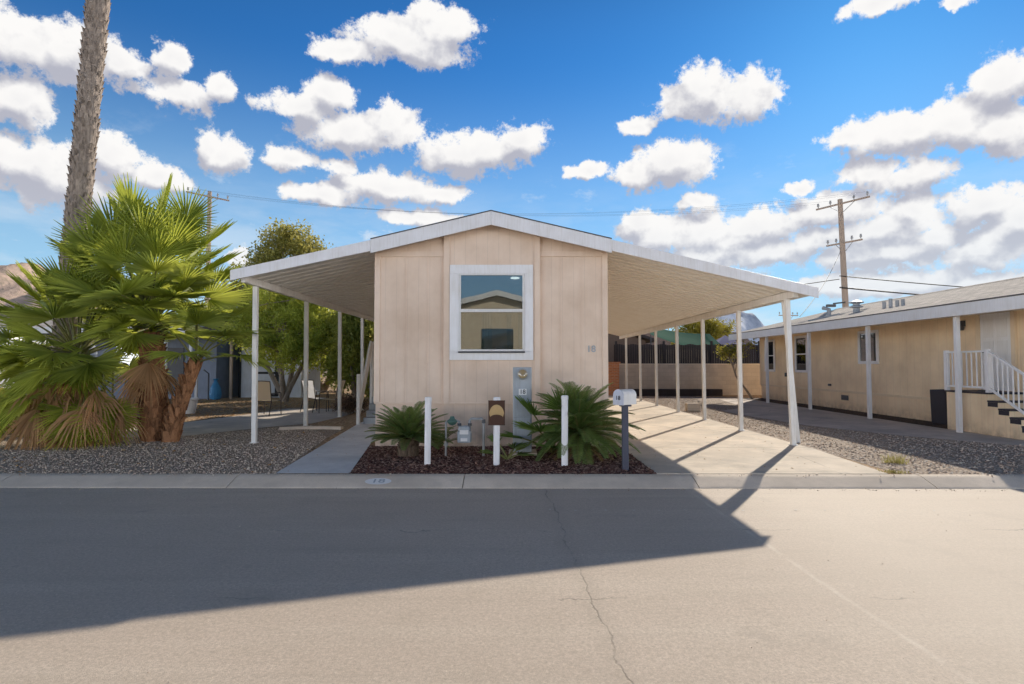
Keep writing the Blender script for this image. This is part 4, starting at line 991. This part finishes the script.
# ------------------------------------------------------------------ utility poles and wires
def pole(label, x, y, h, arms, r=.16, az=R(-28), lean=0.):
    t = thing('utility_pole', label, 'utility pole', (x,y,YZ))
    part('mast', MB().tube([(x,y,-.1),(x+lean*.5,y,h*.5),(x+lean,y,h)], [r,r*.85,r*.68], 12), WOODP, t)
    d = Vector((math.cos(az), math.sin(az), 0)); ends = []
    for z, L, off in arms:
        c = Vector((x+lean*z/h,y-.18,z)); c += d*off
        part('crossarm', MB().bar(c-d*L/2, c+d*L/2, .075, .09), WOODP, t)
        ins = MB()
        for s in (-.46,-.22,.22,.46):
            p = c + d*L*s; ins.lathe(p+Vector((0,0,.07)), [(.03,0),(.03,.08),(.07,.1),(.075,.16),(.04,.2),(.06,.22),(.05,.27)], 8); ends.append(p+Vector((0,0,.32)))
        part('insulator', ins, GALV, t)
        br = MB(); br.bar(c-d*L*.25, c+Vector((0,0,-.55))-d*.05, .03, .03); br.bar(c+d*L*.25, c+Vector((0,0,-.55))+d*.05, .03, .03); part('brace', br, GALV, t)
    return t, ends
tR, eR = pole('tall brown utility pole with two crossarms behind the yellow home', 20.1,35,11.6,[(11.3,3.3,0),(8.9,2.2,0)], .20, R(-61), -.35)
tL, eL = pole('dark utility pole with one crossarm behind the palm clump', -21.6,40.5,13.8,[(13.4,2.9,0)], .19, R(50))
tF, eF = pole('small distant utility pole with a transformer can beyond the tent', 28.2,60,6.9,[(6.6,2.2,0)], .14, R(10))
part('transformer', MB().lathe((28.6,59.7,4.6),[(.0,0),(.25,.02),(.25,.9),(.1,1.0)],12), GALV, tF)
dr_ = MB(); dr_.tube([(19.8,34.8,5.3),(19.0,34.6,5.2)], .05, 6); dr_.box(18.6,19.1,34.5,34.7,5.0,5.15); part('cable_bracket', dr_, DGREY, tR)
def wire(a, b, sag, label, g, r=.016):
    a = Vector(a); b = Vector(b); pts = [a.lerp(b, i/24) - Vector((0,0,sag*4*(i/24)*(1-i/24))) for i in range(25)]
    tag(part('power_line', MB().tube(pts, r, 5), WIRE), label, 'power line', g)
for i, nm in enumerate(('nearest', 'second nearest', 'second farthest', 'farthest')):
    wire(eL[i], eR[i], 1.3, 'thin power line crossing the sky between the two big poles', 'thin lines between the two big poles', .004)
wire((19.5,34.8,6.9),(52,34,5.3),.5,'dark cable running right from the brown pole, upper of two','cables right of the brown pole',.03)
wire((19.5,34.8,6.2),(52,33,4.6),.5,'dark cable running right from the brown pole, lower of two','cables right of the brown pole',.045)
wire((19.5,34.8,6.7),(-6,60,7.6),.8,'cable running left from the brown pole behind the carport roof','cables left of the brown pole',.025)
wire((19.6,34.8,8.4),(10.8,22,3.4),.3,'slack service drop from the brown pole to the yellow home','service drops',.012)

# ------------------------------------------------------------------ hills
def ridge(name, x0, x1, y, hf, depth, m, n=140):
    vs = []; rows = 14; fs = []
    for j in range(rows):
        q = j/(rows-1)
        for i in range(n+1):
            x_ = x0+(x1-x0)*i/n; h = hf(x_); prof_ = math.sin(min(1,q*1.25)*math.pi/2)**1.3 if q < .8 else 1-(q-.8)*1.5
            rg = .12*math.sin(x_*.09+q*5)+.08*math.sin(x_*.23+q*9)+rng.uniform(-.03,.03)
            vs.append((x_, y+depth*q, max(-5, h*prof_*(1+rg*(1-q)*1.1)-1)))
    for j in range(rows-1):
        for i in range(n): fs.append((j*(n+1)+i, j*(n+1)+i+1, (j+1)*(n+1)+i+1, (j+1)*(n+1)+i))
    mb = MB(); mb.add(vs, fs); return struct(name, mb, m, smooth=True)
ridge('hills', -950, -150, 420, lambda x: 28+66*math.exp(-((x+520)/170)**2)+12*math.sin(x*.021)+5*math.sin(x*.067)-22*max(0,(x+330)/180), 260, HILL)
def pk(x):
    h = 84*math.exp(-((x-335)/42)**2)+40*math.exp(-((x-285)/30)**2)+48*math.exp(-((x-395)/50)**2)+26*math.exp(-((x-470)/140)**2)
    return h + 4*math.sin(x*.15)+3*math.sin(x*.37)
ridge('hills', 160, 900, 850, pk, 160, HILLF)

# ------------------------------------------------------------------ sky: Nishita blue plus cumulus placed by azimuth / elevation
SUN_EL, SUN_AZ = 26., 32.
W = bpy.data.worlds.new('World'); S.world = W; W.use_nodes = True
nt = W.node_tree; nt.nodes.clear()
t = NT.__new__(NT); t.t = nt; t.m = W
bgd = t.n('ShaderNodeBackground'); outw = t.n('ShaderNodeOutputWorld'); t.l(bgd.outputs[0], outw.inputs[0])
sky = t.n('ShaderNodeTexSky'); sky.sky_type = 'NISHITA'; sky.sun_disc = False
sky.sun_elevation = R(SUN_EL); sky.sun_rotation = R(SUN_AZ); sky.dust_density = .15; sky.air_density = 1.; sky.ozone_density = 3.; sky.altitude = 300
tc = t.n('ShaderNodeTexCoord'); DIR = tc.outputs['Generated']; t.pos = DIR
sp = t.n('ShaderNodeSeparateXYZ'); t.l(DIR, sp.inputs[0])
az = t.math('MULTIPLY', t.math('ARCTAN2', sp.outputs[0], sp.outputs[1]), 57.29578)
el = t.math('MULTIPLY', t.math('ARCSINE', sp.outputs[2]), 57.29578)
cm = t.n('ShaderNodeCombineXYZ'); t.l(az, cm.inputs[0]); t.l(el, cm.inputs[1])
KS = 1/.12
CL = [(-41.47, 22.86, 3.6, 2.59),(-37.84, 23.33, 4.0, 2.45),(-34.86, 23.38, 2.29, 1.35),(-31.69, 24.72, 1.23, 1.37),(-41.07, 19.06, 2.18, 1.71),(-30.51, 22.01, 3.02, 1.16),(-27.82, 23.15, 1.99, 1.17),(-39.17, 14.42, 4.33, 2.66),(-35.37, 16.53, 2.25, 1.81),(-31.48, 15.62, 2.46, 1.38),(-41.82, 15.1, 1.89, 2.02),(-16.67, 27.65, 3.17, 1.08),(-10.47, 28.71, 5.73, 1.84),(-7.53, 30.4, 4.24, 1.96),(-11.94, 29.17, 3.67, 1.65),(-20.68, 22.87, 3.85, 1.41),(-18.45, 23.97, 2.93, 1.75),(-15.66, 21.14, 5.47, 1.65),(-11.39, 22.09, 3.3, 2.03),(-4.0, 20.22, 6.22, 2.11),(0.5, 21.33, 3.04, 2.09),(-26.69, 18.3, 2.44, 1.6),(-27.73, 18.71, 1.33, 1.7),(-20.79, 18.54, 2.83, 1.02),(-16.55, 18.34, 1.93, 0.76),(-17.89, 15.84, 4.3, 1.16),(-12.31, 16.87, 5.61, 1.57),(-7.45, 16.85, 3.35, 1.09),(-9.59, 14.22, 3.69, 0.91),(17.95, 24.4, 2.81, 2.29),(21.92, 23.45, 3.68, 2.26),(17.03, 23.49, 3.02, 1.45),(12.61, 22.17, 2.04, 0.76),(15.58, 18.37, 3.95, 2.32),(12.28, 17.46, 2.76, 1.59),(7.45, 18.15, 2.61, 0.88),(40.28, 20.55, 2.25, 2.23),(37.81, 18.6, 4.22, 2.37),(33.86, 18.44, 4.67, 1.83),(40.77, 17.31, 2.21, 2.3),(30.29, 18.93, 2.44, 1.04),(34.13, 15.14, 4.09, 1.29),(30.97, 16.01, 1.99, 1.23),(26.36, 15.59, 1.4, 0.65),(17.82, 14.7, 1.92, 0.89),(13.65, 12.12, 3.27, 1.85),(17.79, 12.15, 3.83, 2.22),(23.44, 12.29, 3.56, 1.94),(28.28, 13.44, 4.1, 1.67),(34.07, 12.46, 2.64, 1.75),(39.16, 11.61, 2.31, 1.98),(32.3, 11.13, 5.49, 1.62),(40.86, 9.86, 2.19, 1.95),(22.99, 9.98, 6.5, 1.39),(32.26, 9.01, 6.17, 1.28),(38.77, 8.08, 4.07, 1.18),(17.76, 9.95, 4.36, 1.03),(32.69, 27.93, 2.62, 0.75),(37.4, 26.75, 1.23, 0.5),(-25.57, 9.74, 1.23, 0.96),(17.74, 7.64, 5.21, 1.04),(32.21, 6.55, 7.54, 1.2),(39.02, 5.77, 3.46, 1.18),(12.22, 9.55, 2.75, 1.06),(35.68, 9.76, 3.16, 1.22),(21.3, 11.09, 3.34, 1.0),(27.85, 10.91, 3.0, 1.13),(12.24, 12.94, 2.4, 1.45),(39.98, 9.02, 2.25, 1.32)]
BANK_FILL = 7.4  # brightness of the added cloud bank that fills the shaded facade
SKY_TINT = (.21,.64,1.0)
def vm(op, a, b, c=None):
    n = t.n('ShaderNodeVectorMath', operation=op)
    for k, q in enumerate((a, b, c)):
        if q is None: continue
        if isinstance(q, bpy.types.NodeSocket): t.l(q, n.inputs[k])
        else: n.inputs[k].default_value = q
    return n.outputs[0]
def vnoise(vec, scale, detail, amp, rough=.55):
    n = t.n('ShaderNodeTexNoise'); n.inputs['Scale'].default_value = scale; n.inputs['Detail'].default_value = detail; n.inputs['Roughness'].default_value = rough
    t.l(vec, n.inputs['Vector'])
    return vm('MULTIPLY_ADD', n.outputs['Color'], (amp,amp*.7,0), (-amp*.5,-amp*.35,0))
def density(dirv, P, blobs, full=True):
    P = vm('ADD', vm('ADD', P, vnoise(dirv, 8, 2, 4.2)), vnoise(dirv, 38, 3, 1.7, .6))
    acc = None
    for a, e, ra, re in blobs:
        m1 = vm('MULTIPLY_ADD', P, (1/ra, 1/re, 0), (-a/ra, -e/re, 0))
        ln = t.n('ShaderNodeVectorMath', operation='LENGTH'); t.l(m1, ln.inputs[0])
        acc = ln.outputs['Value'] if acc is None else t.math('SMOOTH_MIN', acc, ln.outputs['Value'], .18)
    base = t.math('SUBTRACT', 1.10, acc)
    lo = t.math('MULTIPLY_ADD', t.math('SUBTRACT', t.noise(22, 3, .5, vec=dirv), .5), 1.5, base)
    if not full: return lo, None
    return lo, t.math('MULTIPLY_ADD', t.math('SUBTRACT', t.noise(32, 9, .72, vec=dirv), .5), 2.1, base)
# clear sky: Nishita, tinted deeper, paling towards the horizon
zen = t.mr(el, 28, 52, 1, .22, True)
sky_c = t.mix(1.0, sky.outputs[0], SKY_TINT, 'MULTIPLY')
hz = t.mr(el, -2, 29, .95, 0, True)
sky_c = t.mix(hz, sky_c, tuple(q*KS for q in (.46,.73,.92)))
sc_ = t.n('ShaderNodeVectorMath', operation='SCALE'); t.l(sky_c, sc_.inputs[0]); t.l(zen, sc_.inputs['Scale'])
clear = sc_.outputs[0]
def cloudy(blobs):
    up = (0.006, .0, .024)
    s0, d0 = density(DIR, cm.outputs[0], blobs)
    s1, _ = density(vm('ADD', DIR, up), vm('ADD', cm.outputs[0], (.45, 1.4, 0)), blobs, False)
    mask = t.math('POWER', t.mr(d0, -.06, .34, 0, 1, True), 1.1)
    fluff = t.math('MULTIPLY', t.math('SUBTRACT', t.noise(60, 6, .7), .5), .55)
    rel = t.math('ADD', t.math('SUBTRACT', s0, s1), fluff)
    lum = t.mr(rel, -.50, .46, 0, 1, True)
    lum = t.math('SUBTRACT', lum, t.mr(s0, .6, 1.3, 0, .15))
    col = t.mix(lum, tuple(q*KS for q in (.47,.48,.56)), tuple(q*KS for q in (.98,.965,.95)))
    # distant cloud low over the skyline fades into the haze
    col = t.mix(t.mr(el, 2, 16, .55, 0, True), col, tuple(q*KS for q in (.70,.80,.90)))
    veil = t.math('MULTIPLY', t.mr(t.noise(6, 5, .6, vec=t.scale((1,1,3.5))), .40, .68, 0, .6), t.mr(el, 5, 20, 1, 0, True))
    wisp = t.math('MULTIPLY', t.mr(t.noise(15, 8, .66, vec=t.scale((1,1,1.9))), .56, .72, 0, .7, True), t.mr(el, 9, 22, 1, 0, True))
    veil = t.math('MAXIMUM', veil, wisp)
    base = t.mix(veil, clear, tuple(q*KS for q in (.80,.86,.92)))
    return t.mix(mask, base, col)
def background(col):
    b = t.n('ShaderNodeBackground'); t.l(col, b.inputs[0]); b.inputs[1].default_value = .12; return b.outputs[0]
def mixs(f, a, b):
    m = t.n('ShaderNodeMixShader'); t.l(f, m.inputs[0]); t.l(a, m.inputs[1]); t.l(b, m.inputs[2]); return m.outputs[0]
SPLITS = [-30., -12., 6., 24.]
edges = [-60.]+SPLITS+[60.]
secs = []
for a0, a1 in zip(edges, edges[1:]):
    secs.append(background(cloudy([c for c in CL if c[0]+c[2]*1.5+3.5 > a0 and c[0]-c[2]*1.5-3.5 < a1])))
sh = secs[0]
for i, sp_ in enumerate(SPLITS):
    sh = mixs(t.math('GREATER_THAN', az, sp_), sh, secs[i+1])
# rest of the sky: scattered cumulus, and an added, unseen overbright cloud bank behind to light the facade
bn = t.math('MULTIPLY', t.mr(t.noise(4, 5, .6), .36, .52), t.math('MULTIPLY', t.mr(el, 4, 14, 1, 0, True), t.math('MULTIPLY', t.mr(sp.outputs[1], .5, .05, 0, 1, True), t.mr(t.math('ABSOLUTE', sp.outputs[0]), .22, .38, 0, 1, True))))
rest = t.mix(bn, clear, tuple(q*KS for q in (BANK_FILL*1.0,BANK_FILL*.97,BANK_FILL*.95)))
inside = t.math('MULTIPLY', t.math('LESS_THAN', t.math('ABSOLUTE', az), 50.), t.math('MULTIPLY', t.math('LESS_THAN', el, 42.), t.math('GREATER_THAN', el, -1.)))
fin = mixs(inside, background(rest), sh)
t.l(fin, outw.inputs[0]); t.t.nodes.remove(bgd)
W.cycles.sampling_method = 'MANUAL'; W.cycles.sample_map_resolution = 512

sd = bpy.data.lights.new('sun', 'SUN'); sd.energy = 5.0; sd.angle = R(.53); sd.color = (1,.90,.76)
so_ = bpy.data.objects.new('sun', sd); COL.objects.link(so_)
dv = Vector((math.sin(R(SUN_AZ))*math.cos(R(SUN_EL)), math.cos(R(SUN_AZ))*math.cos(R(SUN_EL)), math.sin(R(SUN_EL))))
so_.rotation_euler = dv.to_track_quat('Z','Y').to_euler(); so_.location = dv*50

cd = bpy.data.cameras.new('camera'); cd.sensor_width = 36; cd.lens = 580/1024*36; cd.clip_start = .05; cd.clip_end = 9000
co = bpy.data.objects.new('camera', cd); COL.objects.link(co); co.location = (0,0,1.6)
co.rotation_euler = (R(90+2.17), 0, R(.3)); S.camera = co
S.view_settings.view_transform = 'Standard'; S.view_settings.look = 'None'; S.view_settings.exposure = 0; S.view_settings.gamma = 1
S.cycles.max_bounces = 8; S.cycles.transparent_max_bounces = 12
